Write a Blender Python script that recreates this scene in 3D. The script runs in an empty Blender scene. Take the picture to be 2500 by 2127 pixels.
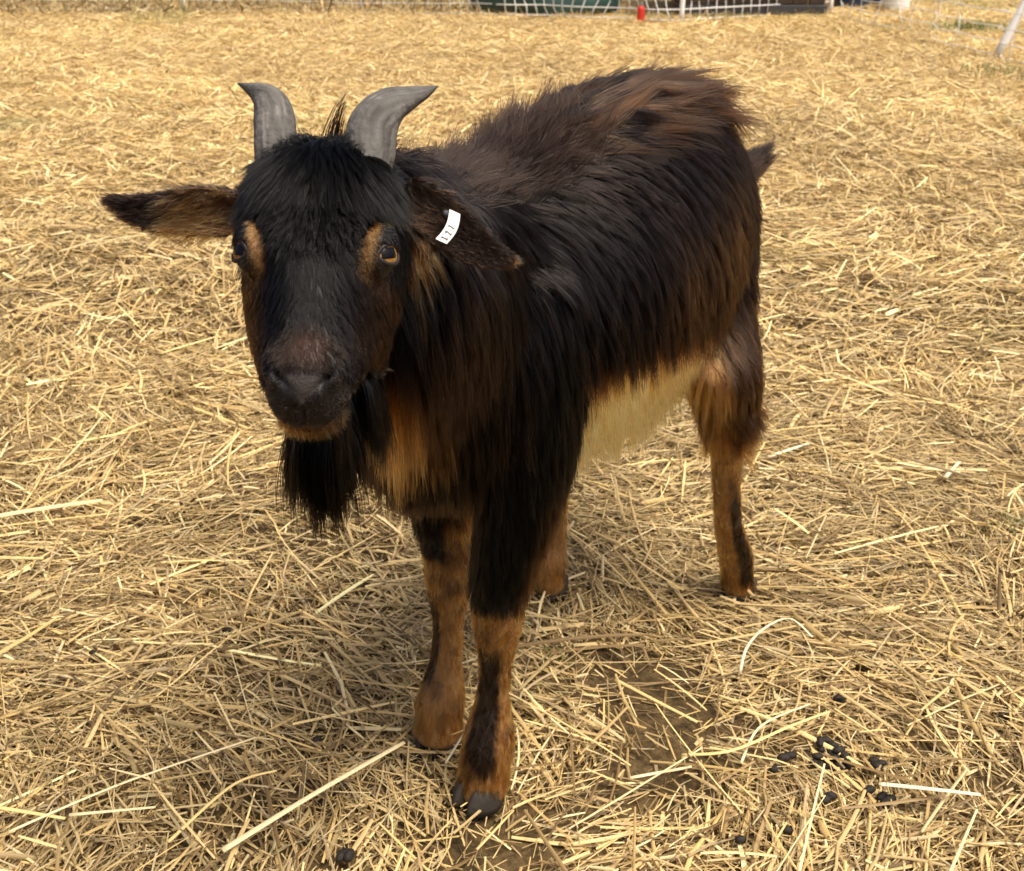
import bpy, bmesh, math, random
import numpy as np
from mathutils import Vector, Matrix
from mathutils.kdtree import KDTree
from mathutils.bvhtree import BVHTree

rng = np.random.default_rng(7)
random.seed(7)
scene = bpy.context.scene
COL = scene.collection

# ------------------------------------------------------------------ camera
CAM_H, PITCH, F_PX = 0.95, math.radians(25.0), 2800.0      # focal length in pixels of the 2500 px wide photograph
cam_d = bpy.data.cameras.new('camera')
cam = bpy.data.objects.new('camera', cam_d)
COL.objects.link(cam)
cam.location = (0, 0, CAM_H)
cam.rotation_euler = (math.pi / 2 - PITCH, 0, 0)
cam_d.sensor_width = 36.0
cam_d.lens = 36.0 * F_PX / 2500.0
cam_d.clip_start, cam_d.clip_end = 0.02, 900
cam_d.dof.use_dof = True
cam_d.dof.focus_distance = 1.0
cam_d.dof.aperture_fstop = 17.0
scene.camera = cam

# ------------------------------------------------------------------ sky, sun, exposure
SUN_EL, SUN_AZ = math.radians(66), math.radians(125)       # azimuth clockwise from +Y (the view direction)
world = bpy.data.worlds.new('World')
scene.world = world
world.use_nodes = True
wn = world.node_tree
bg = wn.nodes['Background']
sky = wn.nodes.new('ShaderNodeTexSky')
sky.sky_type = 'NISHITA'
sky.sun_disc = False
sky.sun_elevation = SUN_EL
sky.sun_rotation = SUN_AZ
sky.air_density, sky.dust_density, sky.ozone_density = 0.6, 7.0, 0.6
wn.links.new(sky.outputs[0], bg.inputs[0])
bg.inputs[1].default_value = 0.10
sd = bpy.data.lights.new('sun', 'SUN')
sd.energy = 2.7
sd.angle = math.radians(33)
sd.color = (1.0, 0.915, 0.76)
sun = bpy.data.objects.new('sun', sd)
COL.objects.link(sun)
sdir = Vector((math.sin(SUN_AZ) * math.cos(SUN_EL), math.cos(SUN_AZ) * math.cos(SUN_EL), math.sin(SUN_EL)))
sun.rotation_euler = sdir.to_track_quat('Z', 'Y').to_euler()
sun.location = sdir * 20
vs = scene.view_settings
vs.view_transform, vs.look, vs.exposure, vs.gamma = 'Standard', 'None', 0.9, 1.0
vs.use_curve_mapping = False

# ------------------------------------------------------------------ photograph pixel -> place (2073 px wide reading of the photo)
PS = 2500.0 / 2073.0
R_ = np.array([1.0, 0, 0])
F_ = np.array([0, math.cos(PITCH), -math.sin(PITCH)])
U_ = np.array([0, math.sin(PITCH), math.cos(PITCH)])
C_ = np.array([0, 0, CAM_H])
def ray(x, y): return F_ + R_ * ((x * PS - 1250) / F_PX) - U_ * ((y * PS - 1063.5) / F_PX)
def on_ground(x, y, z=0.0):
    d = ray(x, y); return C_ + d * ((z - C_[2]) / d[2])
def at_depth(x, y, d): return C_ + ray(x, y) * d

# the goat stands on its four feet: the midline runs from between the hind feet to between the fore feet
FOOT = {'A': on_ground(962, 1618), 'B': on_ground(884, 1500), 'C': on_ground(1492, 1206), 'D': on_ground(1112, 1200)}
MR = (FOOT['C'] + FOOT['D']) / 2
MF = (FOOT['A'] + FOOT['B']) / 2
HD = (MF - MR)[:2] / np.linalg.norm((MF - MR)[:2])          # forward
HD = np.array([HD[0], HD[1], 0.0])
LF = np.array([-HD[1], HD[0], 0.0])                         # the goat's left
UP = np.array([0, 0, 1.0])
def G(a, s, z): return MR + HD * a + LF * s + UP * z        # goat place: ahead, to its left, up
def gc(P):
    v = np.asarray(P) - MR
    return np.stack([v @ HD, v @ LF, v[..., 2]], -1)
def on_side(x, y, s):                                       # where a sight line meets the vertical plane s to the left of the midline
    d = ray(x, y); o = MR + LF * s
    return C_ + d * (((o - C_) @ LF) / (d @ LF))
# head frame: x to the goat's left, y down the face to the nose, z out of the face; origin on the forehead between the eyes
HO = np.array([-0.1367, 0.7615, 0.744])
HR = np.array([[1.0, -0.014, 0.021], [0.005, -0.695, -0.719], [-0.024, -0.719, 0.694]])
def H(x, y, z): return HO + HR @ np.array([x, y, z])
def hc(P): return (np.asarray(P) - HO) @ HR

# ------------------------------------------------------------------ helpers
def norm(v):
    v = np.asarray(v, float); return v / (np.linalg.norm(v, axis=-1, keepdims=True) + 1e-12)
def mesh_obj(name, V, Fc, mat=None, parent=None, smooth=True):
    me = bpy.data.meshes.new(name)
    V = np.asarray(V, float)
    if parent is not None: V = V - np.array(parent.location)
    me.from_pydata([tuple(v) for v in V], [], [tuple(int(i) for i in f) for f in Fc])
    if smooth: me.polygons.foreach_set('use_smooth', [True] * len(me.polygons))
    me.update()
    o = bpy.data.objects.new(name, me)
    COL.objects.link(o)
    if mat: me.materials.append(mat)
    if parent is not None: o.parent = parent
    return o
def tag(o, label=None, cat=None, group=None, kind=None):
    if label: o['label'] = label
    if cat: o['category'] = cat
    if group: o['group'] = group
    if kind: o['kind'] = kind
    return o
def empty(name, loc):
    o = bpy.data.objects.new(name, None); COL.objects.link(o); o.location = loc; o.empty_display_size = 0.05; return o
def spline(K, n):                                           # Catmull-Rom through the rows of K
    K = np.asarray(K, float); m = len(K)
    t = np.linspace(0, m - 1, n); i = np.minimum(t.astype(int), m - 2); u = (t - i)[:, None]
    P0, P1, P2, P3 = K[np.maximum(i - 1, 0)], K[i], K[i + 1], K[np.minimum(i + 2, m - 1)]
    return .5 * ((2 * P1) + (-P0 + P2) * u + (2 * P0 - 5 * P1 + 4 * P2 - P3) * u ** 2 + (-P0 + 3 * P1 - 3 * P2 + P3) * u ** 3)
def skin_rings(rings):                                      # rings: list of (n,3) arrays -> closed mesh
    n = len(rings[0]); V = np.concatenate(rings); Fc = []
    for k in range(len(rings) - 1):
        for j in range(n):
            Fc.append((k * n + j, k * n + (j + 1) % n, (k + 1) * n + (j + 1) % n, (k + 1) * n + j))
    c0, c1 = len(V), len(V) + 1
    V = np.concatenate([V, [rings[0].mean(0)], [rings[-1].mean(0)]])
    b = (len(rings) - 1) * n
    for j in range(n):
        Fc.append((c0, (j + 1) % n, j)); Fc.append((c1, b + j, b + (j + 1) % n))
    return V, Fc
def loft(keys, ux, uy, n=24, seg=None, ex=2.0):
    """keys: rows (x,y,z, rx, ry) ; ring axes ux, uy fixed."""
    K = spline(np.array(keys, float), seg or len(keys) * 5)
    th = np.linspace(0, 2 * np.pi, n, endpoint=False)
    c, s = np.cos(th), np.sin(th)
    c = np.sign(c) * np.abs(c) ** (2 / ex); s = np.sign(s) * np.abs(s) ** (2 / ex)
    return skin_rings([k[:3] + np.outer(c * max(k[3], .0008), ux) + np.outer(s * max(k[4], .0008), uy) for k in K])
def tube(path, rad, n=8, seg=None, flat=1.0, up=(0, 0, 1)):
    K = np.concatenate([np.asarray(path, float), np.asarray(rad, float)[:, None]], 1)
    K = spline(K, seg) if seg else K
    P, r = K[:, :3], np.maximum(K[:, 3], 1e-5)
    T = norm(np.gradient(P, axis=0)); up = np.asarray(up, float)
    A = norm(np.cross(T, up)); B = np.cross(A, T)
    th = np.linspace(0, 2 * np.pi, n, endpoint=False)
    return skin_rings([P[i] + r[i] * (np.outer(np.cos(th), A[i]) + flat * np.outer(np.sin(th), B[i])) for i in range(len(P))])
def ball(c, R, ax=None, n=20, m=12):
    ax = np.eye(3) if ax is None else ax; R = np.asarray(R, float)
    ph = np.linspace(0.02, np.pi - .02, m); th = np.linspace(0, 2 * np.pi, n, endpoint=False)
    return skin_rings([np.asarray(c) + (np.stack([np.sin(p) * np.cos(th) * R[0], np.sin(p) * np.sin(th) * R[1], np.cos(p) * R[2] * np.ones(n)], -1)) @ ax.T for p in ph])
def sstep(x, a, b):
    t = np.clip((x - a) / (b - a), 0, 1); return t * t * (3 - 2 * t)
class Noise3:                                               # cheap smooth value noise
    def __init__(s, seed): s.t = np.random.default_rng(seed).random((32, 32, 32))
    def __call__(s, P, f):
        p = np.asarray(P) * f; i = np.floor(p).astype(int); u = p - i; u = u * u * (3 - 2 * u); r = 0
        for dx in (0, 1):
            for dy in (0, 1):
                for dz in (0, 1):
                    w = (u[:, 0] if dx else 1 - u[:, 0]) * (u[:, 1] if dy else 1 - u[:, 1]) * (u[:, 2] if dz else 1 - u[:, 2])
                    r = r + w * s.t[(i[:, 0] + dx) % 32, (i[:, 1] + dy) % 32, (i[:, 2] + dz) % 32]
        return r
NZ = Noise3(3)

# ------------------------------------------------------------------ materials
def mat(name):
    m = bpy.data.materials.new(name); m.use_nodes = True; return m, m.node_tree, m.node_tree.nodes['Principled BSDF']
def attr_mat(name, rough=.6, attr='col', spec=.3, bump=0):
    m, t, b = mat(name)
    a = t.nodes.new('ShaderNodeAttribute'); a.attribute_name = attr
    t.links.new(a.outputs['Color'], b.inputs['Base Color'])
    b.inputs['Roughness'].default_value = rough; b.inputs['Specular IOR Level'].default_value = spec
    return m
def plain(name, col, rough=.5, spec=.4, nscale=0, namt=.15, bump=0, metal=0):
    m, t, b = mat(name)
    b.inputs['Base Color'].default_value = (*col, 1); b.inputs['Roughness'].default_value = rough
    b.inputs['Specular IOR Level'].default_value = spec; b.inputs['Metallic'].default_value = metal
    if nscale:
        tc = t.nodes.new('ShaderNodeTexCoord'); nz = t.nodes.new('ShaderNodeTexNoise')
        nz.inputs['Scale'].default_value = nscale; nz.inputs['Detail'].default_value = 6
        t.links.new(tc.outputs['Object'], nz.inputs['Vector'])
        mx = t.nodes.new('ShaderNodeMixRGB'); mx.inputs[1].default_value = (*[c * (1 - namt) for c in col], 1)
        mx.inputs[2].default_value = (*[min(1, c * (1 + namt)) for c in col], 1)
        t.links.new(nz.outputs['Fac'], mx.inputs[0]); t.links.new(mx.outputs[0], b.inputs['Base Color'])
        if bump:
            bp = t.nodes.new('ShaderNodeBump'); bp.inputs['Strength'].default_value = bump; bp.inputs['Distance'].default_value = .002
            t.links.new(nz.outputs['Fac'], bp.inputs['Height']); t.links.new(bp.outputs[0], b.inputs['Normal'])
    return m

# ------------------------------------------------------------------ ground and straw
def fade(y): return np.clip((y - .4) / 3, 0, 1)
def gh(x, y):                                               # gentle unevenness of the ground
    P = np.stack([x, y, 0 * x], -1)
    return (NZ(P + 3, 1.7) - .5) * .030 + (NZ(P + 7, 6.0) - .5) * .010 - .006
def grid_axis(lo, hi, near_lo, near_hi, step):
    a = np.arange(near_lo, near_hi, step); b, c = [], []; s, q = step, near_lo
    while q > lo: s *= 1.25; q -= s; b.append(q)
    s, q = step, a[-1]
    while q < hi: s *= 1.25; q += s; c.append(q)
    return np.concatenate([b[::-1], a, c])
gx, gy = grid_axis(-400, 400, -3.0, 3.6, .05), grid_axis(-60, 700, .2, 6.0, .05)
X, Y = np.meshgrid(gx, gy); Z = gh(X.ravel(), Y.ravel()).reshape(X.shape) * np.clip(1.2 - np.hypot(X, Y) / 40, 0, 1)
nx, ny = len(gx), len(gy); ii = np.arange(nx * ny).reshape(ny, nx)
Q4 = np.stack([ii[:-1, :-1], ii[:-1, 1:], ii[1:, 1:], ii[1:, :-1]], -1).reshape(-1, 4)
def soil_mat():
    m, t, b = mat('soil'); L = t.links.new
    tc = t.nodes.new('ShaderNodeTexCoord')
    n1 = t.nodes.new('ShaderNodeTexNoise'); n1.inputs['Scale'].default_value = 3.0; n1.inputs['Detail'].default_value = 8
    n2 = t.nodes.new('ShaderNodeTexNoise'); n2.inputs['Scale'].default_value = 90; n2.inputs['Detail'].default_value = 8; n2.inputs['Roughness'].default_value = .7
    r1 = t.nodes.new('ShaderNodeValToRGB'); e = r1.color_ramp.elements
    e[0].position, e[0].color = .3, (.050, .035, .017, 1); e[1].position, e[1].color = .7, (.135, .095, .047, 1)
    r2 = t.nodes.new('ShaderNodeValToRGB'); e = r2.color_ramp.elements
    e[0].position, e[0].color = .38, (.55, .55, .55, 1); e[1].position, e[1].color = .68, (1.7, 1.6, 1.45, 1)
    mx = t.nodes.new('ShaderNodeMixRGB'); mx.blend_type = 'MULTIPLY'; mx.inputs[0].default_value = 1
    for n in (n1, n2): L(tc.outputs['Object'], n.inputs['Vector'])
    L(n1.outputs['Fac'], r1.inputs[0]); L(n2.outputs['Fac'], r2.inputs[0]); L(r1.outputs[0], mx.inputs[1]); L(r2.outputs[0], mx.inputs[2])
    # further off the field is dry grass: its own colour begins past the bedded part of the pen
    sp = t.nodes.new('ShaderNodeSeparateXYZ'); L(tc.outputs['Object'], sp.inputs[0])
    mr = t.nodes.new('ShaderNodeMapRange'); mr.inputs[1].default_value, mr.inputs[2].default_value = 3.0, 7.0; L(sp.outputs[1], mr.inputs[0])
    m2 = t.nodes.new('ShaderNodeMixRGB'); L(mr.outputs[0], m2.inputs[0]); L(mx.outputs[0], m2.inputs[1]); m2.inputs[2].default_value = (.36, .26, .115, 1)
    L(m2.outputs[0], b.inputs['Base Color']); b.inputs['Roughness'].default_value = .95; b.inputs['Specular IOR Level'].default_value = .1
    bp = t.nodes.new('ShaderNodeBump'); bp.inputs['Strength'].default_value = .8; bp.inputs['Distance'].default_value = .006
    L(n2.outputs['Fac'], bp.inputs['Height']); L(bp.outputs[0], b.inputs['Normal'])
    return m
tag(mesh_obj('ground', np.stack([X.ravel(), Y.ravel(), Z.ravel()], 1), Q4, soil_mat()), kind='structure')

def straw_mat():
    m = attr_mat('straw', .55, spec=.35); t = m.node_tree; b = t.nodes['Principled BSDF']
    tr = t.nodes.new('ShaderNodeBsdfTranslucent'); a = [n for n in t.nodes if n.type == 'ATTRIBUTE'][0]; mx = t.nodes.new('ShaderNodeMixShader'); mx.inputs[0].default_value = .15
    t.links.new(a.outputs['Color'], tr.inputs[0]); t.links.new(b.outputs[0], mx.inputs[1]); t.links.new(tr.outputs[0], mx.inputs[2])
    t.links.new(mx.outputs[0], [n for n in t.nodes if n.type == 'OUTPUT_MATERIAL'][0].inputs[0])
    return m
STRAW = straw_mat()
PAL = np.array([(.64, .495, .255), (.57, .415, .190), (.49, .365, .185), (.74, .615, .37), (.34, .235, .110), (.19, .125, .055), (.44, .345, .21)])
PAL = PAL * [.98, .95, .85]
PW = np.array([.23, .21, .15, .12, .14, .10, .05])
# bare patches (photo places where soil shows)
BARE = [(on_ground(1300, 1385), .10), (on_ground(1370, 1450), .10), (on_ground(1235, 1350), .08), (on_ground(1065, 1700), .09), (on_ground(1560, 1500), .07), (on_ground(1270, 1600), .06), (on_ground(1980, 1580), .07), (on_ground(1350, 1560), .05),
        (on_ground(1020, 1740), .07), (on_ground(160, 1640), .05), (on_ground(1880, 1480), .05), (on_ground(700, 1740), .04)]
def straw_mass(name, n, box, lw, ww, zmax, pitch, segs, ridge, label, cover=None, seed=1, bend=.12, tint=1.0, zlo=0.0, bias=None):
    r = np.random.default_rng(seed); x0, x1, y0, y1, fan = box
    # fan: the area widens with distance like the pen seen from its gate side
    yy = y0 + (y1 - y0) * r.random(int(n * 2.2)); hw = x1 + fan * (yy - y0); keep = r.random(len(yy)) < hw / hw.max(); yy = yy[keep][:n]; hw = hw[keep][:n]
    xx = (r.random(len(yy)) * 2 - 1) * hw + x0
    P0 = np.stack([xx, yy, 0 * xx], -1)
    dens = np.ones(len(xx))
    for c, rad in BARE:
        if cover is not None: dens *= 1 - cover * np.exp(-((xx - c[0]) ** 2 + (yy - c[1]) ** 2) / rad ** 2)
    if cover is not None: dens *= 1 - cover * .8 * sstep(.6 * NZ(P0 + 21, 2.6) + .4 * NZ(P0 + 23, 7.5), .52, .70)
    k = r.random(len(xx)) < dens; xx, yy, P0 = xx[k], yy[k], P0[k]; n = len(xx)
    L = lw[0] * np.exp(r.normal(0, lw[1], n)); W = ww[0] * np.exp(r.normal(0, ww[1], n))
    flow = (NZ(P0 + 11, 1.3) * 2 + NZ(P0 + 13, 4.5)) * 3.1                      # neighbouring stalks lie somewhat alike
    yaw = np.where(r.random(n) < .45, flow + r.normal(0, .45, n), r.random(n) * 6.283)
    if bias is not None: yaw = np.where(r.random(n) < bias[1], bias[0] + r.normal(0, .3, n), yaw)
    pt = np.abs(r.normal(0, pitch, n)) * np.sign(r.random(n) - .5)
    u = r.random(n) ** 1.4
    heap = .6 + .8 * NZ(P0 + 31, 7.0)
    zc = gh(xx, yy) + zlo + u * zmax * heap + .5 * np.abs(np.sin(pt)) * L * .6
    T = np.stack([np.cos(yaw) * np.cos(pt), np.sin(yaw) * np.cos(pt), np.sin(pt)], 1)
    S = np.stack([-np.sin(yaw), np.cos(yaw), 0 * yaw], 1); Nn = np.cross(T, S)
    roll = r.normal(0, .5, n); S, Nn = S * np.cos(roll)[:, None] + Nn * np.sin(roll)[:, None], Nn * np.cos(roll)[:, None] - S * np.sin(roll)[:, None]
    C = np.stack([xx, yy, zc], 1); ks = r.normal(0, bend, n); kv = r.normal(0, bend * .35, n)
    H_ = np.stack([-np.sin(yaw), np.cos(yaw), 0 * yaw], 1)
    m = segs + 1; ring = []
    for i in range(m):
        t = i / segs - .5; c = C + T * (t * L)[:, None] + H_ * (ks * L * (t * t - .08))[:, None] + np.array([0, 0, 1.0]) * (-np.abs(kv) * L * t * t)[:, None]
        tp = (1 - .25 * abs(2 * t) ** 2)
        if ridge: ring += [c - S * (W / 2 * tp)[:, None], c + Nn * (W * .30)[:, None], c + S * (W / 2 * tp)[:, None]]
        else: ring += [c - S * (W / 2 * tp)[:, None], c + S * (W / 2 * tp)[:, None]]
    w = 3 if ridge else 2
    V = np.stack(ring, 1).reshape(-1, 3); f = []
    for i in range(segs):
        for j in range(w - 1): f.append((i * w + j, i * w + j + 1, (i + 1) * w + j + 1, (i + 1) * w + j))
    f = np.array(f); Fc = (np.arange(n)[:, None, None] * (m * w) + f[None]).reshape(-1, 4)
    me = bpy.data.meshes.new(name); nf = len(Fc)
    me.vertices.add(len(V)); me.vertices.foreach_set('co', V.astype(np.float32).ravel())
    me.loops.add(nf * 4); me.loops.foreach_set('vertex_index', Fc.astype(np.int32).ravel())
    me.polygons.add(nf); me.polygons.foreach_set('loop_start', np.arange(0, nf * 4, 4, dtype=np.int32))
    me.update(calc_edges=True)
    pi = r.choice(len(PAL), n, p=PW / PW.sum()); c = PAL[pi] * (.68 + .64 * r.random(n))[:, None]
    big = NZ(P0 + 41, .9); c = c * (.78 + .30 * big + .22 * (NZ(P0 + 61, 3.7) - .3))[:, None]
    grn = sstep(NZ(P0 + 51, 1.4), .66, .82) * (r.random(n) < .45); c = mixc_(c, np.array([.26, .245, .085]), grn * .8)
    c = np.clip(c * tint, 0, .85)
    at = me.color_attributes.new('col', 'FLOAT_COLOR', 'POINT')
    at.data.foreach_set('color', np.repeat(np.concatenate([c, np.ones((n, 1))], 1), m * w, 0).astype(np.float32).ravel())
    me.materials.append(STRAW); o = bpy.data.objects.new(name, me); COL.objects.link(o)
    return tag(o, label, 'straw', kind='stuff')
def mixc_(A, B, w): return A * (1 - w[:, None]) + B * w[:, None]
straw_mass('straw_bedding', 82000, (0, 1.3, .55, 2.4, .52), (.050, .55), (.0024, .42), .020, .16, 2, True, 'loose dry straw bedding strewn under and around the goat', cover=.80, seed=1, tint=.88)
straw_mass('straw_stalks', 2400, (0, 1.3, .55, 2.6, .52), (.125, .35), (.0036, .30), .026, .07, 4, True, 'longer straw stalks lying loosely on top of the bedding', cover=.5, seed=9, bend=.10, zlo=.006, tint=1.12)
straw_mass('straw_chaff', 150000, (0, 1.3, .55, 2.6, .52), (.024, .5), (.0018, .40), .012, .20, 1, False, 'short broken straw chaff lying between the longer stalks', cover=.62, seed=2, tint=.80)
straw_mass('straw_carpet', 145000, (.1, 2.7, 2.2, 5.6, .60), (.065, .5), (.0034, .42), .030, .20, 2, False, 'matted dry straw carpet behind the goat', cover=None, seed=3, bend=.2, tint=1.0)
straw_mass('dry_grass', 280000, (.2, 4.8, 4.6, 13.0, .62), (.075, .45), (.0048, .40), .026, .22, 1, False, 'tufty dry golden grass of the far field', cover=None, seed=4, bend=.25, tint=1.10)
straw_mass('dry_weeds', 16000, (-6.6, 6.3, 11.1, 15.5, .0), (.20, .45), (.009, .40), .10, .75, 2, False, 'brown dry weeds growing along the fence', cover=None, seed=5, bend=.25, tint=.62)

# single stalks that stand out from the mass
STK = {'pale': plain('stalk_pale', (.70, .575, .33), .45, .4, 150, .10), 'white': plain('stalk_white', (.66, .57, .38), .45, .4, 150, .08), 'tan': plain('stalk_tan', (.58, .40, .17), .5, .35, 150, .15), 'gold': plain('stalk_gold', (.66, .49, .20), .5, .35, 150, .15)}
def stalk(pts, w, kind, label, flat=.45):
    P = [on_ground(q[0], q[1], q[2]) for q in pts]
    K = spline(np.array(P), 14) if len(P) > 2 else np.array(P)[0] + np.linspace(0, 1, 6)[:, None] * (np.array(P)[1] - np.array(P)[0])
    V, Fc = tube(K, w / 2 * np.linspace(1, .72, len(K)), 8, None, flat)
    return tag(mesh_obj('straw_stalk', V, Fc, STK[kind]), label, 'straw stalk', 'single straw stalks lying on the bedding')
stalk([(450, 1722, .022), (640, 1605, .026), (818, 1503, .024)], .0085, 'pale', 'broad pale straw stalk lying slantwise up to the goat\'s right forefoot')
stalk([(18, 1684, .024), (250, 1585, .028), (519, 1493, .024)], .0042, 'pale', 'very long thin pale straw stalk stretching beside the broad slanting one')
stalk([(-20, 1632, .026), (132, 1657, .024)], .0060, 'gold', 'thick golden straw stalk pointing at two crossing thin ones')
stalk([(140, 1650, .026), (315, 1634, .026)], .0050, 'pale', 'pale flat straw stalk in line with a thick golden one')
stalk([(340, 1705, .026), (470, 1590, .027), (560, 1560, .026)], .0048, 'gold', 'golden straw stalk bent at its upper end beside the broad pale one')
stalk([(1779, 1587, .026), (1880, 1597, .030), (1985, 1609, .024)], .0070, 'white', 'bright white straw stalk lying beyond the heap of droppings')
stalk([(1985, 1612, .024), (2035, 1660, .020)], .0030, 'tan', 'thin tan stalk continuing from the bright white stalk')
stalk([(1498, 1362, .018), (1512, 1310, .040), (1550, 1270, .052), (1600, 1252, .030), (1645, 1290, .016)], .0044, 'white', 'arched white straw stalk standing clear of the bedding')
stalk([(1246, 1376, .016), (1330, 1420, .020), (1412, 1462, .016)], .0062, 'tan', 'stout tan straw stalk lying across the bare soil')
stalk([(902, 1545, .012), (930, 1500, .035), (958, 1459, .055)], .0038, 'white', 'straw stalk leaning up against the goat\'s left forefoot')
stalk([(1554, 925, .026), (1638, 897, .028)], .0085, 'white', 'short bright straw stalk beside the goat\'s left hind leg')
stalk([(1913, 967, .028), (1942, 935, .030)], .0085, 'white', 'short thick white stalk end sticking out of the straw carpet')
stalk([(1380, 1528, .022), (1480, 1520, .034), (1600, 1470, .030), (1680, 1440, .020)], .0052, 'gold', 'golden straw stalk arching over the heap of droppings')
stalk([(1500, 1545, .018), (1540, 1470, .034), (1640, 1425, .030)], .0036, 'pale', 'pale curved straw stalk rising beside the heap of droppings')
stalk([(965, 1720, .018), (1040, 1640, .020)], .0036, 'tan', 'tan stalk ahead of the goat\'s left forefoot on bare soil')
stalk([(1275, 1575, .020), (1400, 1552, .022)], .0050, 'pale', 'flat pale stalk lying between bare soil and the droppings')

# droppings
DUNG = plain('dung', (.018, .014, .010), .7, .25, 300, .5, .5)
def pellet(x, y, z, label, grp, k):
    r = random.Random(k * 7 + 1); p = on_ground(x, y, z); a = r.random() * 6.28; s = .0044 + r.random() * .0016
    ax = np.array([[math.cos(a), -math.sin(a), 0], [math.sin(a), math.cos(a), 0], [0, 0, 1.0]])
    V, Fc = ball(p, (s * 1.5, s, s * .95), ax, 12, 9)
    c = V.mean(0); tip = (V - c) @ ax[:, 0]; V = V + np.outer(np.maximum(0, tip) ** 2 * 12, ax[:, 0]) + rng.normal(0, .00022, V.shape)
    tag(mesh_obj('dropping', V, Fc, DUNG), label, 'dropping', grp)
k = 0
for (x, y) in [(1662, 1504), (1676, 1498), (1690, 1508), (1668, 1520), (1684, 1522), (1700, 1518), (1655, 1532), (1674, 1536), (1692, 1538), (1706, 1532), (1645, 1546), (1664, 1552), (1682, 1556), (1700, 1552), (1714, 1545), (1586, 1534), (1600, 1530), (1574, 1558)]:
    k += 1; pellet(x + random.uniform(-4, 4), y + random.uniform(-3, 3), .000 + random.uniform(0, .008), 'small dark goat dropping in the heap lying in the straw', 'droppings heaped in the straw', k)
for (x, y) in [(1770, 1540), (1784, 1545), (1776, 1552), (1786, 1612), (1800, 1618), (1792, 1628), (1680, 1612), (1672, 1618), (1760, 1600)]:
    k += 1; pellet(x, y, .006, 'small dark goat dropping strewn near the heap and the bright white stalk', 'droppings strewn round the heap', k)
for (x, y) in [(1697, 1414), (1704, 1420), (2032, 1436), (2038, 1450), (2026, 1444), (462, 1277), (444, 1323), (190, 1323), (698, 1726), (706, 1732), (690, 1734), (640, 1500), (1500, 1700), (1592, 1680)]:
    k += 1; pellet(x, y, .006, 'scattered dark goat dropping lying away from the heap', 'droppings scattered singly over the straw', k)

# ------------------------------------------------------------------ fence and what stands beyond it
WHITE = plain('post_plastic', (.80, .80, .78), .4, .4, 30, .04)
TWINE = plain('net_twine', (.74, .74, .72), .6, .3)
STEEL = plain('post_spike', (.35, .35, .36), .4, .5, 0, 0, 0, .8)
FP = [on_ground(-700, 18), on_ground(372, 22), on_ground(1000, 32), on_ground(1379, 44), on_ground(1680, 27)]
FP2 = [FP[-1], on_ground(2016, 114), on_ground(2500, 260)]
fence = empty('netting_fence', tuple(FP[3] * [1, 1, 0])); tag(fence, 'white electric netting fence with slim white posts around the pen', 'fence')
leanv = {1: (.02, 0), 3: (.012, .0), 4: (-.01, 0)}
def post(p, lean, r=.022, h=1.05):
    top = p + np.array([lean[0] * h, lean[1] * h, h])
    V, Fc = tube([p - [0, 0, .02], p + (top - p) * .3, p + (top - p) * .7, top], [r] * 4, 12, 8)
    o = mesh_obj('post', V, Fc, WHITE, fence); V, Fc = tube([p - [0, 0, .16], p + [0, 0, .03]], [.005, .008], 8, 3); s_ = mesh_obj('spike', V, Fc, STEEL, fence); s_.parent = o
    V, Fc = tube([top - [0, 0, .002], top + [0, 0, .02]], [r * 1.25, r * 1.1], 12, 3); c_ = mesh_obj('post_cap', V, Fc, WHITE, fence); c_.parent = o
for i in (1, 3, 4): post(FP[i], leanv[i])
post(FP2[1], (.40, .0), .029)
post(FP[0], (0, 0)); post(FP2[2], (.1, 0))
def net(p, q, slack, seed, dx=.095, h=.95, tw=.0052):
    r = np.random.default_rng(seed); L = np.linalg.norm(q - p); n = int(L / dx); Vs, Fs, off = [], [], 0
    nrm = norm(np.cross(norm(q - p), UP)); T = norm(q - p)
    def pos(u, z):
        b = slack * (math.sin(u * 3.3 + seed) * .5 + math.sin(u * 9.1 + z * 7 + seed * 2) * .35)
        return p + T * (u + slack * .30 * math.sin(z * 14 + u * 5.0)) + nrm * b * (1 - .3 * z) + UP * (z - slack * .25 * math.sin(u * math.pi / max(L, .1)) * (z / h))
    def put(path, rad):
        nonlocal off
        V, Fc = tube(path, [rad] * len(path), 5); Vs.append(V); Fs.extend([tuple(i + off for i in f) for f in Fc]); off += len(V)
    zs = [.015, .10, .19, .29, .40, .54, .70, .90]
    for z in zs: put([pos(u, z) for u in np.linspace(0, L, max(6, int(L / .12)))], tw)
    for i in range(1, n): put([pos(i * dx + r.normal(0, .004), z) for z in np.linspace(.015, .90, 14)], tw)
    mesh_obj('netting', np.concatenate(Vs), Fs, TWINE, fence)
net(FP[0], FP[1], .06, 1, tw=.003); net(FP[1], FP[2], .10, 2, tw=.003); net(FP[2], FP[3], .10, 3); net(FP[3], FP[4], .006, 4); net(FP2[0], FP2[1], .10, 5, .30, tw=.0035); net(FP2[1], FP2[2], .10, 6, .30, tw=.0035)

def far(x, y, back):                                        # a place on the ground a little beyond the sight line's foot
    p = on_ground(x, y); d = norm(p * [1, 1, 0]); return p + d * back
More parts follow.
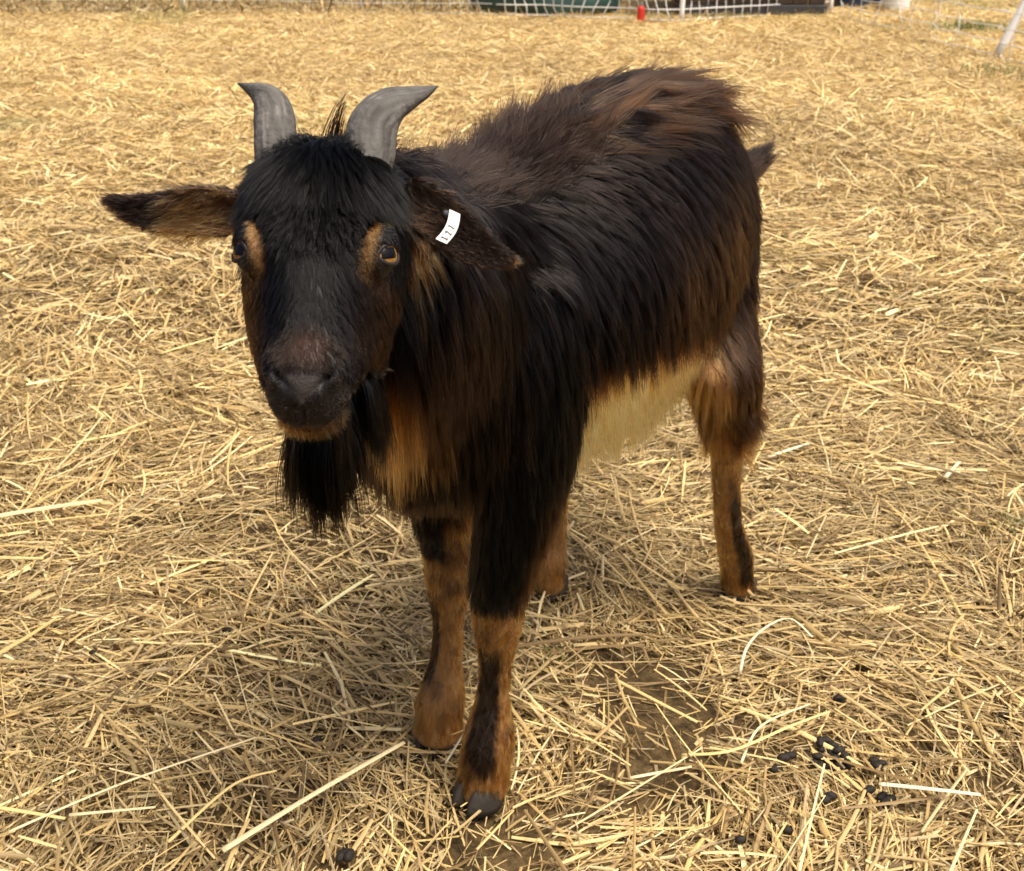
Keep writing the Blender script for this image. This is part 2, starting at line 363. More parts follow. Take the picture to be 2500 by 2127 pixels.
# brown timber shelter behind the taut net
WOOD = plain('dark_timber', (.062, .043, .030), .85, .2, 12, .5, .3); BEAM = plain('shelter_sill', (.055, .052, .052), .7, .3, 10, .3)
shp = far(1520, 42, .45); sh = empty('timber_shelter', tuple(shp * [1, 1, 0])); tag(sh, 'dark brown boarded timber shelter behind the taut netting', 'shed')
sw = 1.30
def bx(name, c, half, m, par, top=None):
    c = np.array(c); h = np.array(half); V = np.array([[sx, sy, sz] for sz in (-1, 1) for sy in (-1, 1) for sx in (-1, 1)], float) * h + c
    o = mesh_obj(name, V, [(0, 1, 3, 2), (4, 6, 7, 5), (0, 4, 5, 1), (2, 3, 7, 6), (0, 2, 6, 4), (1, 5, 7, 3)], m, par, smooth=False)
    b = o.modifiers.new('bevel', 'BEVEL'); b.width = .006; b.segments = 2
    return o
bx('sill', shp + [0, 0, .05], (sw / 2 + .02, .06, .045), BEAM, sh)
nb = 9
for i in range(nb): bx('board', shp + [(-.5 + (i + .5) / nb) * sw, .0 + .006 * (i % 2), .63], (sw / nb / 2 - .004, .016, .53), WOOD, sh)
for sx in (-1, 1): bx('side_wall', shp + [sx * sw / 2, .75, .63], (.018, .72, .53), WOOD, sh)
rf = bx('roof', shp + [0, .7, 1.20], (sw / 2 + .12, .90, .025), BEAM, sh); rf.rotation_euler = (0, 0, 0)
# green tarpaulin thrown over a heap
TARP = plain('green_tarpaulin', (.022, .060, .052), .45, .5, 14, .5, .4)
tp = far(1115, 38, .85); V, Fc = ball(tp + [0, 0, .12], (.74, .55, .55), np.eye(3), 56, 30)
nn_ = norm(V - tp - [0, 0, .1]); V = V + nn_ * ((NZ(V, 2.2) - .5) * .30 + (NZ(V + 4, 7) - .5) * .09)[:, None]; V[:, 2] = np.maximum(V[:, 2], .004)
tag(mesh_obj('tarpaulin_heap', V, Fc, TARP), 'dark green tarpaulin draped over a low heap beyond the slack netting', 'tarpaulin')
# red canister
RED = plain('red_plastic', (.55, .035, .02), .4, .4, 20, .1); rp = far(1297, 44, .05)
rc = empty('red_canister', tuple(rp * [1, 1, 0])); tag(rc, 'small bright red canister standing in the grass by the fence', 'canister')
mesh_obj('canister_body', *loft([(*rp, .030, .030), (*(rp + UP * .012), .034, .034), (*(rp + UP * .09), .034, .034), (*(rp + UP * .115), .028, .028), (*(rp + UP * .125), .016, .016)], R_, np.array([0, 1.0, 0])), RED, rc)
mesh_obj('canister_cap', *loft([(*(rp + UP * .124), .016, .016), (*(rp + UP * .150), .017, .017), (*(rp + UP * .154), .010, .010)], R_, np.array([0, 1.0, 0])), STEEL, rc)
# blue drums and a white bucket further right
BLUE = plain('blue_plastic', (.020, .034, .075), .4, .4, 10, .2)
for i, (x, lab) in enumerate(((1722, 'dark blue plastic drum beside the post at the fence corner'), (1786, 'dark blue plastic drum beside the white bucket'))):
    p = far(x, 26, .6 + .25 * i); o = empty('plastic_drum', tuple(p * [1, 1, 0])); tag(o, lab, 'drum', 'blue drums beyond the fence')
    rr = .17; mesh_obj('drum_body', *loft([(*p, rr * .94, rr * .94), (*(p + UP * .03), rr, rr), (*(p + UP * .2), rr, rr), (*(p + UP * .215), rr * 1.04, rr * 1.04), (*(p + UP * .23), rr, rr), (*(p + UP * .42), rr, rr), (*(p + UP * .435), rr * 1.04, rr * 1.04), (*(p + UP * .45), rr, rr), (*(p + UP * .62), rr * .97, rr * .97)], R_, np.array([0, 1.0, 0]), seg=60), BLUE, o)
    mesh_obj('drum_lid', *loft([(*(p + UP * .615), rr * 1.02, rr * 1.02), (*(p + UP * .65), rr * 1.02, rr * 1.02), (*(p + UP * .655), rr * .9, rr * .9)], R_, np.array([0, 1.0, 0])), plain('drum_lid', (.03, .03, .03), .5), o)
p = far(1812, 24, .10); o = empty('white_bucket', tuple(p * [1, 1, 0])); tag(o, 'white plastic bucket standing in the dry grass by the fence corner', 'bucket')
mesh_obj('bucket_body', *loft([(*p, .115, .115), (*(p + UP * .02), .12, .12), (*(p + UP * .27), .14, .14), (*(p + UP * .275), .15, .15), (*(p + UP * .295), .15, .15), (*(p + UP * .297), .135, .135)], R_, np.array([0, 1.0, 0]), seg=40), WHITE, o)
t5 = np.linspace(0, np.pi, 14); mesh_obj('bucket_handle', *tube([p + np.array([math.cos(q) * .15, -.03 - .05 * math.sin(q), .275 - .11 * math.sin(q)]) for q in t5], [.003] * 14, 6), STEEL, o)
# green weeds by the leaning post and a few blades elsewhere
GRN = plain('green_blades', (.10, .14, .035), .6, .3, 80, .4)
def tuft(name, p, n, h, sp, label, seed):
    r = np.random.default_rng(seed); V, Fc = [], []
    for i in range(n):
        a = r.random() * 6.28; q = p + np.array([r.normal(0, sp), r.normal(0, sp), 0]); L = h * (.4 + .8 * r.random()); out = np.array([math.cos(a), math.sin(a), 0]); sd_ = np.array([-math.sin(a), math.cos(a), 0]) * h * .035
        c = len(V)
        for t in (0, .5, 1): m_ = q + out * L * (.15 * t + .5 * t * t) + UP * L * (t - .35 * t * t); w_ = sd_ * (1 - .9 * t); V += [m_ - w_, m_ + w_]
        Fc += [(c, c + 1, c + 3, c + 2), (c + 2, c + 3, c + 5, c + 4)]
    o = empty(name, tuple(p)); tag(o, label, 'weed', 'green weeds in the pen'); b = mesh_obj('blades', V, Fc, GRN, o, smooth=False); b['kind'] = 'stuff'
tuft('grass_tuft', on_ground(1962, 62), 260, .13, .16, 'green grass tuft among loose netting by the leaning post', 1)
tuft('grass_tuft', on_ground(2040, 150), 160, .09, .16, 'sparse green grass tuft at the foot of the leaning post', 2)
tuft('grass_tuft', on_ground(2062, 1082), 50, .040, .02, 'small green grass tuft poking through the straw carpet', 3)
tuft('grass_tuft', on_ground(1150, 1330), 14, .025, .012, 'tiny green sprout in bare soil behind the left forefoot', 4)
tuft('grass_tuft', on_ground(1845, 622), 40, .05, .03, 'little green sprig in the straw carpet beyond the tail', 5)


# ------------------------------------------------------------------ the goat: body
goat = empty('goat', tuple(MR * [1, 1, 0]))
tag(goat, 'black and tan long-haired goat with grey horns standing on the straw', 'goat')
PARTS = []                                                  # (name, V, F) lofts that are merged into one continuous skin
def add(name, vf): PARTS.append((name, vf[0], vf[1]))

# trunk: rows a, half width, top z, bottom z
tr = [(-.158, .026, .600, .500), (-.146, .050, .632, .460), (-.108, .078, .672, .430), (-.05, .098, .710, .408), (.02, .116, .744, .398), (.12, .131, .754, .376),
      (.22, .137, .745, .376), (.32, .131, .722, .390), (.42, .115, .697, .405), (.49, .096, .675, .420), (.545, .070, .648, .445), (.575, .035, .620, .490)]
K = spline(np.array(tr), 60)
th = np.linspace(0, 2 * np.pi, 40, endpoint=False)
rings = []
for a, w, zt, zb in K:
    c, s = np.cos(th), np.sin(th)
    zc = zb + (zt - zb) * .46
    wid = np.where(s > 0, w * (1 - .16 * s ** 2), w)
    zz = np.where(s > 0, zc + s * (zt - zc), zc + s * (zc - zb))
    x = np.sign(c) * np.abs(c) ** .86 * wid
    rings.append(np.array([G(a, x[i], zz[i]) for i in range(len(th))]))
add('trunk', skin_rings(rings))
# neck
nk = [(*G(.36, 0, .595), .105, .115), (*G(.47, .01, .605), .088, .105), (*G(.56, .035, .632), .072, .092), (*G(.64, .07, .668), .060, .078), (*H(0, -.045, -.115), .050, .062), (*H(0, -.05, -.085), .045, .05)]
d = norm(H(0, -.045, -.1) - G(.45, 0, .62))
sx = norm(np.cross(UP, d)); add('neck', loft(nk, sx, np.cross(d, sx), ex=2.1))
# brisket
add('trunk', loft([(*G(.46, 0, .50), .07, .07), (*G(.53, 0, .50), .058, .075), (*G(.565, .005, .51), .035, .05)], LF, UP))

# head: rows y, half width, top z, bottom z, width of the upper half in proportion
hd = [(-.100, .024, -.050, -.105, .9), (-.090, .045, -.024, -.122, .90), (-.070, .0560, -.005, -.130, .87), (-.045, .0610, .003, -.130, .82), (-.015, .0595, .003, -.128, .82), (.012, .0565, -.001, -.122, .75),
      (.038, .0500, -.004, -.108, .66), (.062, .0430, -.006, -.092, .62), (.080, .0365, -.005, -.080, .72), (.092, .0320, -.006, -.070, .80), (.102, .0280, -.011, -.062, .88), (.111, .0240, -.019, -.056, .95), (.118, .0185, -.028, -.051, .97), (.1225, .009, -.036, -.046, 1)]
K = spline(np.array(hd), 72)
rings = []
for y, w, zt, zb, uw in K:
    c, s = np.cos(th), np.sin(th)
    zc = (zt * .45 + zb * .55)
    wid = w * np.where(s > 0, 1 - (1 - uw) * np.abs(s) ** 1.0, 1 - .42 * s ** 2)
    x = np.sign(c) * np.abs(c) ** .85 * wid
    z = np.where(s > 0, zc + np.abs(s) ** .9 * (zt - zc), zc - np.abs(s) * (zc - zb))
    rings.append(np.array([H(x[i], y, z[i]) for i in range(len(th))]))
add('head', skin_rings(rings))
# lower jaw and chin
add('head', skin_rings([np.array([H(np.cos(t) * w, y + .10 * np.sin(t) * hh, zc + np.sin(t) * hh) for t in th]) for y, w, zc, hh in
    spline(np.array([(-.01, .036, -.105, .020), (.03, .030, -.097, .018), (.07, .024, -.081, .015), (.10, .0205, -.066, .013), (.114, .0175, -.056, .011), (.1215, .009, -.050, .006)]), 30)]))
for sg in (1, -1):
    add('head', ball(H(sg * .0425, -.004, -.0255), (.0155, .021, .0165), HR))         # orbit
    add('head', ball(H(sg * .0160, .088, -.018), (.0115, .017, .0100), HR))            # nostril wing
    add('head', ball(H(sg * .032, .022, -.085), (.017, .040, .035), HR))              # cheek
# ears: cupped leaves; rows px, py, depth, half width (photo px)
def ear(rows, face, cup, thick=.0062, n=13):
    K = spline(np.array(rows, float), 26); P = np.array([at_depth(k[0], k[1], k[2]) for k in K]); w = np.maximum(K[:, 3], 2) * PS / F_PX * K[:, 2]
    T = norm(np.gradient(P, axis=0)); out = []
    for i in range(len(P)):
        f = norm(face - T[i] * (face @ T[i])); a = np.cross(T[i], f)
        u = np.linspace(-1, 1, n); cu = cup * (.35 + .65 * (1 - i / len(P)))
        ang = u * cu
        R = w[i] / math.sin(min(cu, 1.5))
        inn = P[i] + np.outer(np.sin(ang) * R, a) + np.outer((1 - np.cos(ang)) * R, f)
        tk = thick * (1 - .2 * np.abs(u) ** 3)
        o2 = inn - np.outer(tk, f) - 0
        out.append(np.concatenate([inn, o2[::-1]]))
    return skin_rings(out), (P, T, w)
vf, EAR_R = ear([(500, 428, .832, 40), (455, 428, .834, 50), (395, 428, .838, 50), (330, 434, .842, 42), (270, 425, .845, 29), (230, 411, .847, 16), (212, 404, .848, 4)], norm(np.array([.05, -.90, .05])), .9)
add('ear_right', vf)
vf, EAR_L = ear([(815, 398, .835, 40), (850, 412, .84, 50), (895, 447, .852, 52), (945, 487, .868, 44), (990, 514, .884, 30), (1030, 527, .897, 15), (1050, 526, .902, 5)], norm(np.array([.45, -.75, -.05])), .8)
add('ear_left', vf)

# legs: rows of ring centre and half sizes fore-aft, across
def px(x, y, s, ra, rs): return (*on_side(x, y, s), ra, rs)
def gp(a, s, z, ra, rs): return (*G(a, s, z), ra, rs)
add('leg_A', loft([gp(.425, .070, .62, .050, .035), gp(.425, .078, .55, .064, .042), gp(.43, .080, .47, .060, .042), gp(.445, .076, .395, .044, .037), gp(.458, .070, .33, .034, .031),
                   px(1010, 1205, .062, .029, .028), px(1008, 1255, .060, .027, .0265), px(1003, 1340, .056, .0170, .0180), px(997, 1420, .054, .0180, .0195), px(990, 1490, .053, .0268, .0285), px(982, 1545, .052, .0250, .0285), px(977, 1590, .051, .0285, .0310), px(975, 1606, .051, .022, .024)], HD, LF))
add('leg_B', loft([gp(.39, -.070, .62, .050, .035), gp(.39, -.078, .55, .064, .042), gp(.395, -.080, .47, .060, .042), gp(.405, -.072, .40, .042, .036),
                   px(900, 1060, -.058, .032, .029), px(906, 1130, -.056, .029, .027), px(908, 1180, -.054, .026, .025), px(908, 1265, -.051, .0170, .0175), px(902, 1340, -.050, .0182, .0190), px(893, 1405, -.050, .0268, .0280), px(888, 1450, -.050, .0255, .0280), px(887, 1482, -.050, .029, .031), px(886, 1492, -.05, .022, .024)], HD, LF))
add('leg_C', loft([gp(-.020, .050, .63, .060, .033), gp(-.016, .062, .55, .072, .042), gp(-.008, .080, .46, .060, .042), px(1464, 745, .110, .056, .042), px(1472, 810, .114, .045, .035),
                   px(1476, 858, .116, .036, .029), px(1472, 905, .117, .025, .022), px(1470, 985, .118, .018, .0185), px(1475, 1060, .118, .0185, .019), px(1488, 1118, .118, .0245, .0235), px(1492, 1158, .118, .022, .0215), px(1494, 1186, .118, .0245, .024), px(1495, 1197, .118, .020, .020)], HD, LF))
add('leg_D', loft([gp(-.02, -.060, .63, .070, .035), gp(-.01, -.078, .55, .084, .046), gp(.03, -.096, .45, .070, .046), gp(.055, -.110, .37, .046, .037), gp(.050, -.114, .30, .033, .029),
                   px(1140, 900, -.116, .030, .025), px(1130, 950, -.117, .024, .022), px(1122, 1020, -.118, .018, .0185), px(1118, 1090, -.118, .019, .0195), px(1113, 1125, -.118, .0245, .0235), px(1111, 1160, -.118, .022, .0215), px(1112, 1182, -.118, .0245, .024), px(1112, 1193, -.118, .020, .020)], HD, LF))
# tail: short and turned up
TAIL = np.array([G(-.12, .01, .600), G(-.165, .014, .600), G(-.205, .020, .606), G(-.24, .028, .618)])
add('tail', tube(TAIL, [.026, .020, .014, .007], 14, 14))

base = []
for _, V, Fc in PARTS: base.append((V, Fc))
off = 0; VV = []; FF = []
for V, Fc in base:
    VV.append(V); FF += [tuple(i + off for i in f) for f in Fc]; off += len(V)
VV = np.concatenate(VV)
tmp = mesh_obj('tmp', VV, FF)
bm = bmesh.new(); bm.from_mesh(tmp.data)
bmesh.ops.recalc_face_normals(bm, faces=bm.faces); bm.to_mesh(tmp.data); bm.free()
md = tmp.modifiers.new('r', 'REMESH'); md.mode = 'VOXEL'; md.voxel_size = .0026; md.adaptivity = 0
md = tmp.modifiers.new('s', 'SMOOTH'); md.factor = .5; md.iterations = 3
dg = bpy.context.evaluated_depsgraph_get()
ev = tmp.evaluated_get(dg)
body_me = bpy.data.meshes.new_from_object(ev)
bpy.data.objects.remove(tmp)
nv = len(body_me.vertices)
BV = np.empty(nv * 3); body_me.vertices.foreach_get('co', BV); BV = BV.reshape(-1, 3)
BN = np.empty(nv * 3); body_me.vertices.foreach_get('normal', BN); BN = BN.reshape(-1, 3)
# carve the face: eye sockets, nostrils, mouth line
hv = hc(BV); sel = (np.abs(hv[:, 0]) < .09) & (hv[:, 1] > -.05) & (hv[:, 1] < .14) & (hv[:, 2] > -.12)
ax = np.abs(hv[:, 0]); push = np.zeros(nv)
EYE_C, EYE_R = np.array([.0438, .001, -.0262]), .0130
# mouth: line on the muzzle at height z falling back along the cheek
mline = -.0450 - .06 * np.maximum(0, .118 - hv[:, 1]) - .25 * np.maximum(0, .092 - hv[:, 1])
dm = np.abs(hv[:, 2] - mline)
mouth = np.exp(-(dm / .0024) ** 2) * sstep(hv[:, 1], .070, .084) * sel
push += .0062 * mouth
# nostril commas
nu, nvv = ax - (.0135 + .18 * (hv[:, 2] + .020)), hv[:, 2] + .021
nost = np.exp(-((ax - .0160 + .75 * (hv[:, 1] - .0990)) / .0022) ** 2 - ((hv[:, 1] - .0995) / .0052) ** 2) * sstep(hv[:, 2], -.036, -.030) * sel
push += .0075 * nost
# philtrum
phil = np.exp(-(ax / .0016) ** 2) * sstep(hv[:, 2], -.045, -.041) * (1 - sstep(hv[:, 2], -.025, -.021)) * sstep(hv[:, 1], .10, .108) * sel
push += .0025 * phil
groove = np.exp(-((ax - (.0150 - 1.05 * (hv[:, 1] - .0985))) / .0013) ** 2) * sstep(hv[:, 1], .099, .102) * sstep(.1135 - hv[:, 1], 0, .002) * sstep(hv[:, 2], -.034, -.028) * sel
push += .0022 * groove
BV = BV - BN * push[:, None]
# sockets: keep the skin out of the eyeball opening
for sg in (1, -1):
    c = EYE_C * [sg, 1, 1]
    dl = hv - c; r = np.linalg.norm(dl, axis=1)
    ad = norm(np.array([sg * .80, .05, .60])); cosang = (dl @ ad) / (r + 1e-9)
    # almond opening
    ey = np.array([0, 1.0, 0]); ea = norm(ey - ad * (ey @ ad)); eb = np.cross(ad, ea)
    q1, q2 = dl @ eb, dl @ ea
    op = (q1 / .0125) ** 2 + (q2 / np.where(q2 > 0, .0092, .0066)) ** 2
    m = (cosang > .2) & (op < 1.0) & (r < .04)
    tgt = c + norm(dl) * .0098
    wgt = np.zeros(nv); wgt[m] = 1 - sstep(op[m], .62, 1.0)
    nh = hv * (1 - wgt[:, None]) + tgt * wgt[:, None]
    ch = wgt > 0
    BV[ch] = HO + nh[ch] @ HR.T
body_me.vertices.foreach_set('co', BV.ravel())
body_me.update()
body_me.polygons.foreach_set('use_smooth', [True] * len(body_me.polygons))
body_me.name = 'body'
body = bpy.data.objects.new('body', body_me)
COL.objects.link(body); body.parent = goat
BW = BV.copy()
body_me.vertices.foreach_set('co', (BV - np.array(goat.location)).ravel()); body_me.update()
body_me.materials.append(plain('skin', (.2, .16, .12), .6))

# ------------------------------------------------------------------ colour of the coat by place on the animal
pid_names = ['trunk', 'neck', 'head', 'ear_right', 'ear_left', 'leg_A', 'leg_B', 'leg_C', 'leg_D', 'tail']
kd = KDTree(sum(len(V) for n, V, f in PARTS)); pids = []
for n, V, f in PARTS:
    for v in V: kd.insert(v, len(pids)); pids.append(pid_names.index(n))
kd.balance()
PIDV = np.array([pids[kd.find(v)[1]] for v in BW])
BLACK = np.array([.0034, .0025, .0021]); BROWN = np.array([.080, .038, .016]); TAN = np.array([.33, .168, .054]); GOLD = np.array([.82, .52, .21]); DKBR = np.array([.014, .0068, .0040])
def hit(x, y):                                              # where a sight line first meets the body
    d = norm(ray(x, y)); r = skin_bvh.ray_cast(Vector(C_), Vector(d)); return np.array(r[0]) if r[0] is not None else C_ + d
_q = np.empty(len(body_me.polygons) * 4, int); body_me.polygons.foreach_get('vertices', _q)
skin_bvh = BVHTree.FromPolygons([Vector(v) for v in BW], [tuple(f) for f in _q.reshape(-1, 4).tolist()])
PATCH_BREAST = [hit(785, 720), hit(800, 745), hit(825, 770), hit(850, 800), hit(800, 790)]
PATCH_JAW = [hit(856, 492), hit(846, 512), hit(838, 535)]
PATCH_RUMP = [hit(1440, 470), hit(1470, 430), hit(1400, 520), hit(1480, 510)]
def near(P, pts, r): return np.maximum.reduce([np.exp(-((P - q) ** 2).sum(1) / r ** 2) for q in pts])
def mixc(A, B, w): return A * (1 - w[:, None]) + B * w[:, None]
def coat_colour(P, N, pid):
    n = len(P); g = gc(P); h = hc(P); a, s, z = g[:, 0], g[:, 1], g[:, 2]
    nz1, nz2, nz3 = NZ(P, 18) - .5, NZ(P + 5, 55) - .5, NZ(P + 9, 140) - .5
    c = np.tile(BLACK, (n, 1))
    nd = N @ HD; nl = N @ LF
    # trunk and neck
    t = pid <= 1
    br = np.clip(.22 * sstep(z, .40, .70) * (.5 + nz1 * 1.6), 0, 1)                       # sun-bleached brown over the black
    c1 = mixc(c, DKBR, br)
    w = near(P, PATCH_RUMP, .045) * np.clip(.6 + nz2 * 1.8, 0, 1)
    c1 = mixc(c1, BROWN * .85, np.clip(w, 0, .8))                                        # brown rump patch
    ed = .482 + .10 * (np.clip(a, -.1, .42) - .12)
    w = sstep(z + nz2 * .035 + nz1 * .02, ed + .050, ed + .002)
    c1 = mixc(c1, BROWN, w * sstep(a, .50, .40))
    w = sstep(z + nz2 * .028 + nz1 * .02, ed + .012, ed - .022)
    c1 = mixc(c1, GOLD * (1 + .5 * nz2)[:, None], w * sstep(a, .47, .40))                # pale belly
    w = sstep(np.abs(s), .072 + .02 * nz1, .045) * sstep(z, .68, .71) * sstep(a, .33, .22) * sstep(s, -.035, -.005)
    c1 = mixc(c1, BROWN * 1.0, np.clip(w * (.18 + nz2 * 1.8), 0, .6))                     # bleached saddle hair
    # tan locks on the breast and behind the jaw
    c1 = mixc(c1, np.array([.20, .092, .027]), np.clip(near(P, PATCH_BREAST, .017) * 1.5 * (.9 + nz2 * 1.6), 0, .95))
    c1 = mixc(c1, TAN * 1.1, np.clip(near(P, PATCH_JAW, .008) * 1.4, 0, .9))
    c = np.where(t[:, None], c1, c)
    # head
    t = pid == 2; x, y, zz = h[:, 0], h[:, 1], h[:, 2]; axx = np.abs(x)
    c2 = np.tile(BLACK * .95, (n, 1))
    w = np.exp(-((axx - (.0395 - .19 * y)) / (.0020 + .0024 * sstep(y, -.045, .0))) ** 2) * sstep(axx - np.maximum(0, -.02 - y), .0475, .0435) * sstep(y, -.052, -.030) * sstep(y, .024, .010) * sstep(zz, -.048, -.034)
    c2 = mixc(c2, TAN * .60, np.clip(w * 1.2 * (1 + 1.2 * nz3), 0, .92))                                    # brow stripe
    w = np.exp(-((axx - .047) / .010) ** 2 - ((y - .020) / .010) ** 2) * .2
    c2 = mixc(c2, BROWN * 1.4, w)
    w = np.exp(-(x / .015) ** 2 - ((y - .080) / .014) ** 2) * sstep(zz, -.03, -.012)
    c2 = mixc(c2, np.array([.034, .016, .010]), np.clip(w * 1.1, 0, .8))                 # brown bridge of the nose
    w = np.exp(-((axx - .040) / .012) ** 2 - ((y - .055) / .03) ** 2) * .18
    c2 = mixc(c2, BROWN, w)
    w = sstep(y, .090, .104) * sstep(zz - mline_at(y), -.0005, -.003) * sstep(axx, .024, .014)
    c2 = mixc(c2, TAN * .34, np.clip(w, 0, .9))                                           # chin
    w = np.exp(-((zz - mline_at(y) + .0005) / .0022) ** 2) * sstep(y, .085, .10) * .55
    c2 = mixc(c2, np.array([.22, .115, .065]), w)                                        # lip edge
    c2 = mixc(c2, TAN * 1.3, np.clip(near(P, PATCH_JAW, .009) * 1.3, 0, .95))                  # pale patch below the ear
    c2 = mixc(c2, np.array([.011, .008, .007]), sstep(y, .094, .100) * sstep(zz - mline_at(y), .0, .002))   # dark bare lip
    pad = sstep(y, .0955, .0985) * sstep(zz, -.034, -.030) * sstep(axx - (.0150 - 1.05 * np.maximum(0, y - .0985)), .0008, -.0008)
    c2 = mixc(c2, np.array([.066, .057, .054]), pad)
    ed_ = np.minimum(np.linalg.norm(h - EYE_C, axis=1), np.linalg.norm(h - EYE_C * [-1, 1, 1], axis=1))
    c2 = mixc(c2, np.array([.012, .008, .006]), sstep(ed_, .0160, .0146))                  # bare dark rim of the eye
    c = np.where(t[:, None], c2, c)
    # ears
    for k, E, face in ((3, EAR_R, np.array([.05, -.90, .05])), (4, EAR_L, np.array([.45, -.75, -.05]))):
        t = pid == k
        if not t.any(): continue
        L = E[0][-1] - E[0][0]; u = ((P - E[0][0]) @ L) / (L @ L)
        inn = sstep(N @ norm(face), .25, .6)
        c3 = mixc(np.tile(BLACK * 1.4, (n, 1)), DKBR * 1.0, np.full(n, .8))
        c3 = mixc(c3, np.array([.085, .040, .015]), inn * sstep(u + nz2 * .3, .58, .25) * (.80 if k == 3 else .10))
        c3 = mixc(c3, TAN * .8, sstep(-N[:, 2], .55, .9) * .55 * sstep(u, .75, .55) * (k == 3))  # glow of light through the lower rim, painted in as tan
        if k == 4: c3 = mixc(c3, TAN * .55, sstep(u, .93, .98))
        c = np.where(t[:, None], c3, c)
    # legs
    for k, f in ((5, 'A'), (6, 'B'), (7, 'C'), (8, 'D')):
        t = pid == k
        if f in 'AB':
            side = norm(np.array([-.45, -.9, 0]) if f == 'A' else np.array([-1.0, -.25, 0]))
            top = .258 if f == 'A' else .252
            c4 = np.tile(TAN * .80, (n, 1)) * (1 + .5 * nz1 + .35 * nz2)[:, None]
            c4 = mixc(c4, BROWN * 1.2, np.clip(sstep(nz1 + nz2, .02, .35) * .8, 0, 1))
            st = sstep(N @ side, .62, .86) * sstep(z + nz2 * .03, .030, .060) * sstep(z, .222, .190)
            if f == 'B': st = st * sstep(z, .07, .10)
            c4 = mixc(c4, BLACK * 1.6, np.clip(st, 0, .95))
            up = sstep(z + nz2 * .012, top - .008, top + .010)
            if f == 'B': up = up * np.maximum(sstep(N @ norm(np.array([.95, -.5, 0])), .75, .45), sstep(z, .30, .33))
            c4 = mixc(c4, BLACK, up)
            c4 = mixc(c4, BROWN * .55, up * sstep(N @ norm(LF - .6 * HD), .45, .9) * sstep(z, .45, .33) * .75)
        else:
            c4 = np.tile(TAN * .85, (n, 1)) * (1 + .5 * nz1 + .3 * nz2)[:, None]
            dk = sstep(z + nz2 * .04, .285, .315) * sstep(nd - .25 * (z - .3) + nz2 * .3, .95, .55)
            c4 = mixc(c4, DKBR * 1.1, np.clip(dk, 0, .97)); c4 = mixc(c4, BROWN * .9, sstep(z, .285, .33) * (1 - dk) * .75)
            c4 = mixc(c4, BROWN, dk * np.clip(sstep(-nd, .2, .8) * .6 + nz2 * .8, 0, .6))
            c4 = mixc(c4, TAN * .85, sstep(nd + nz2 * .2, .50, .80) * sstep(z, .355, .385) * sstep(z, .50, .44) * .9)
            st = sstep(N @ norm(LF * .9 + HD * .25), .62, .9) * sstep(z, .015, .05) * sstep(z + nz2 * .05, .27, .20) * (f == 'C')
            c4 = mixc(c4, BLACK * 1.6, np.clip(st, 0, .95))
            c4 = mixc(c4, np.where(z[:, None] > .5, c1, c4), sstep(z, .47, .53))
        c = np.where(t[:, None], c4, c)
    c = np.where((pid == 9)[:, None], mixc(np.tile(BLACK * 1.5, (n, 1)), DKBR * 1.5, np.clip(.5 + nz2, 0, 1)), c)
    return np.clip(c, .003, .9)
def mline_at(y): return -.0450 - .06 * np.maximum(0, .118 - y) - .25 * np.maximum(0, .092 - y)
CV = coat_colour(BW, BN, PIDV)
ca = body_me.color_attributes.new('col', 'FLOAT_COLOR', 'POINT')
ca.data.foreach_set('color', np.concatenate([CV * .8, np.ones((nv, 1))], 1).ravel())
skin = attr_mat('goat_skin', .55, spec=.35)
t_ = skin.node_tree; b_ = t_.nodes['Principled BSDF']
tc_ = t_.nodes.new('ShaderNodeTexCoord'); vz_ = t_.nodes.new('ShaderNodeTexVoronoi'); vz_.inputs['Scale'].default_value = 700
bp_ = t_.nodes.new('ShaderNodeBump'); bp_.inputs['Strength'].default_value = .5; bp_.inputs['Distance'].default_value = .0006
t_.links.new(tc_.outputs['Object'], vz_.inputs['Vector']); t_.links.new(vz_.outputs['Distance'], bp_.inputs['Height']); t_.links.new(bp_.outputs[0], b_.inputs['Normal'])
wt = body_me.attributes.new('moist', 'FLOAT', 'POINT'); hb_ = hc(BW)
wt.data.foreach_set('value', ((PIDV == 2) * sstep(hb_[:, 1], .0955, .0985) * sstep(hb_[:, 2], -.034, -.030) * sstep(np.abs(hb_[:, 0]), .016, .014)).astype(np.float32))
am_ = t_.nodes.new('ShaderNodeAttribute'); am_.attribute_name = 'moist'; mr_ = t_.nodes.new('ShaderNodeMapRange'); mr_.inputs[3].default_value, mr_.inputs[4].default_value = .6, .32
t_.links.new(am_.outputs['Fac'], mr_.inputs[0]); t_.links.new(mr_.outputs[0], b_.inputs['Roughness'])
body_me.materials.clear(); body_me.materials.append(skin)

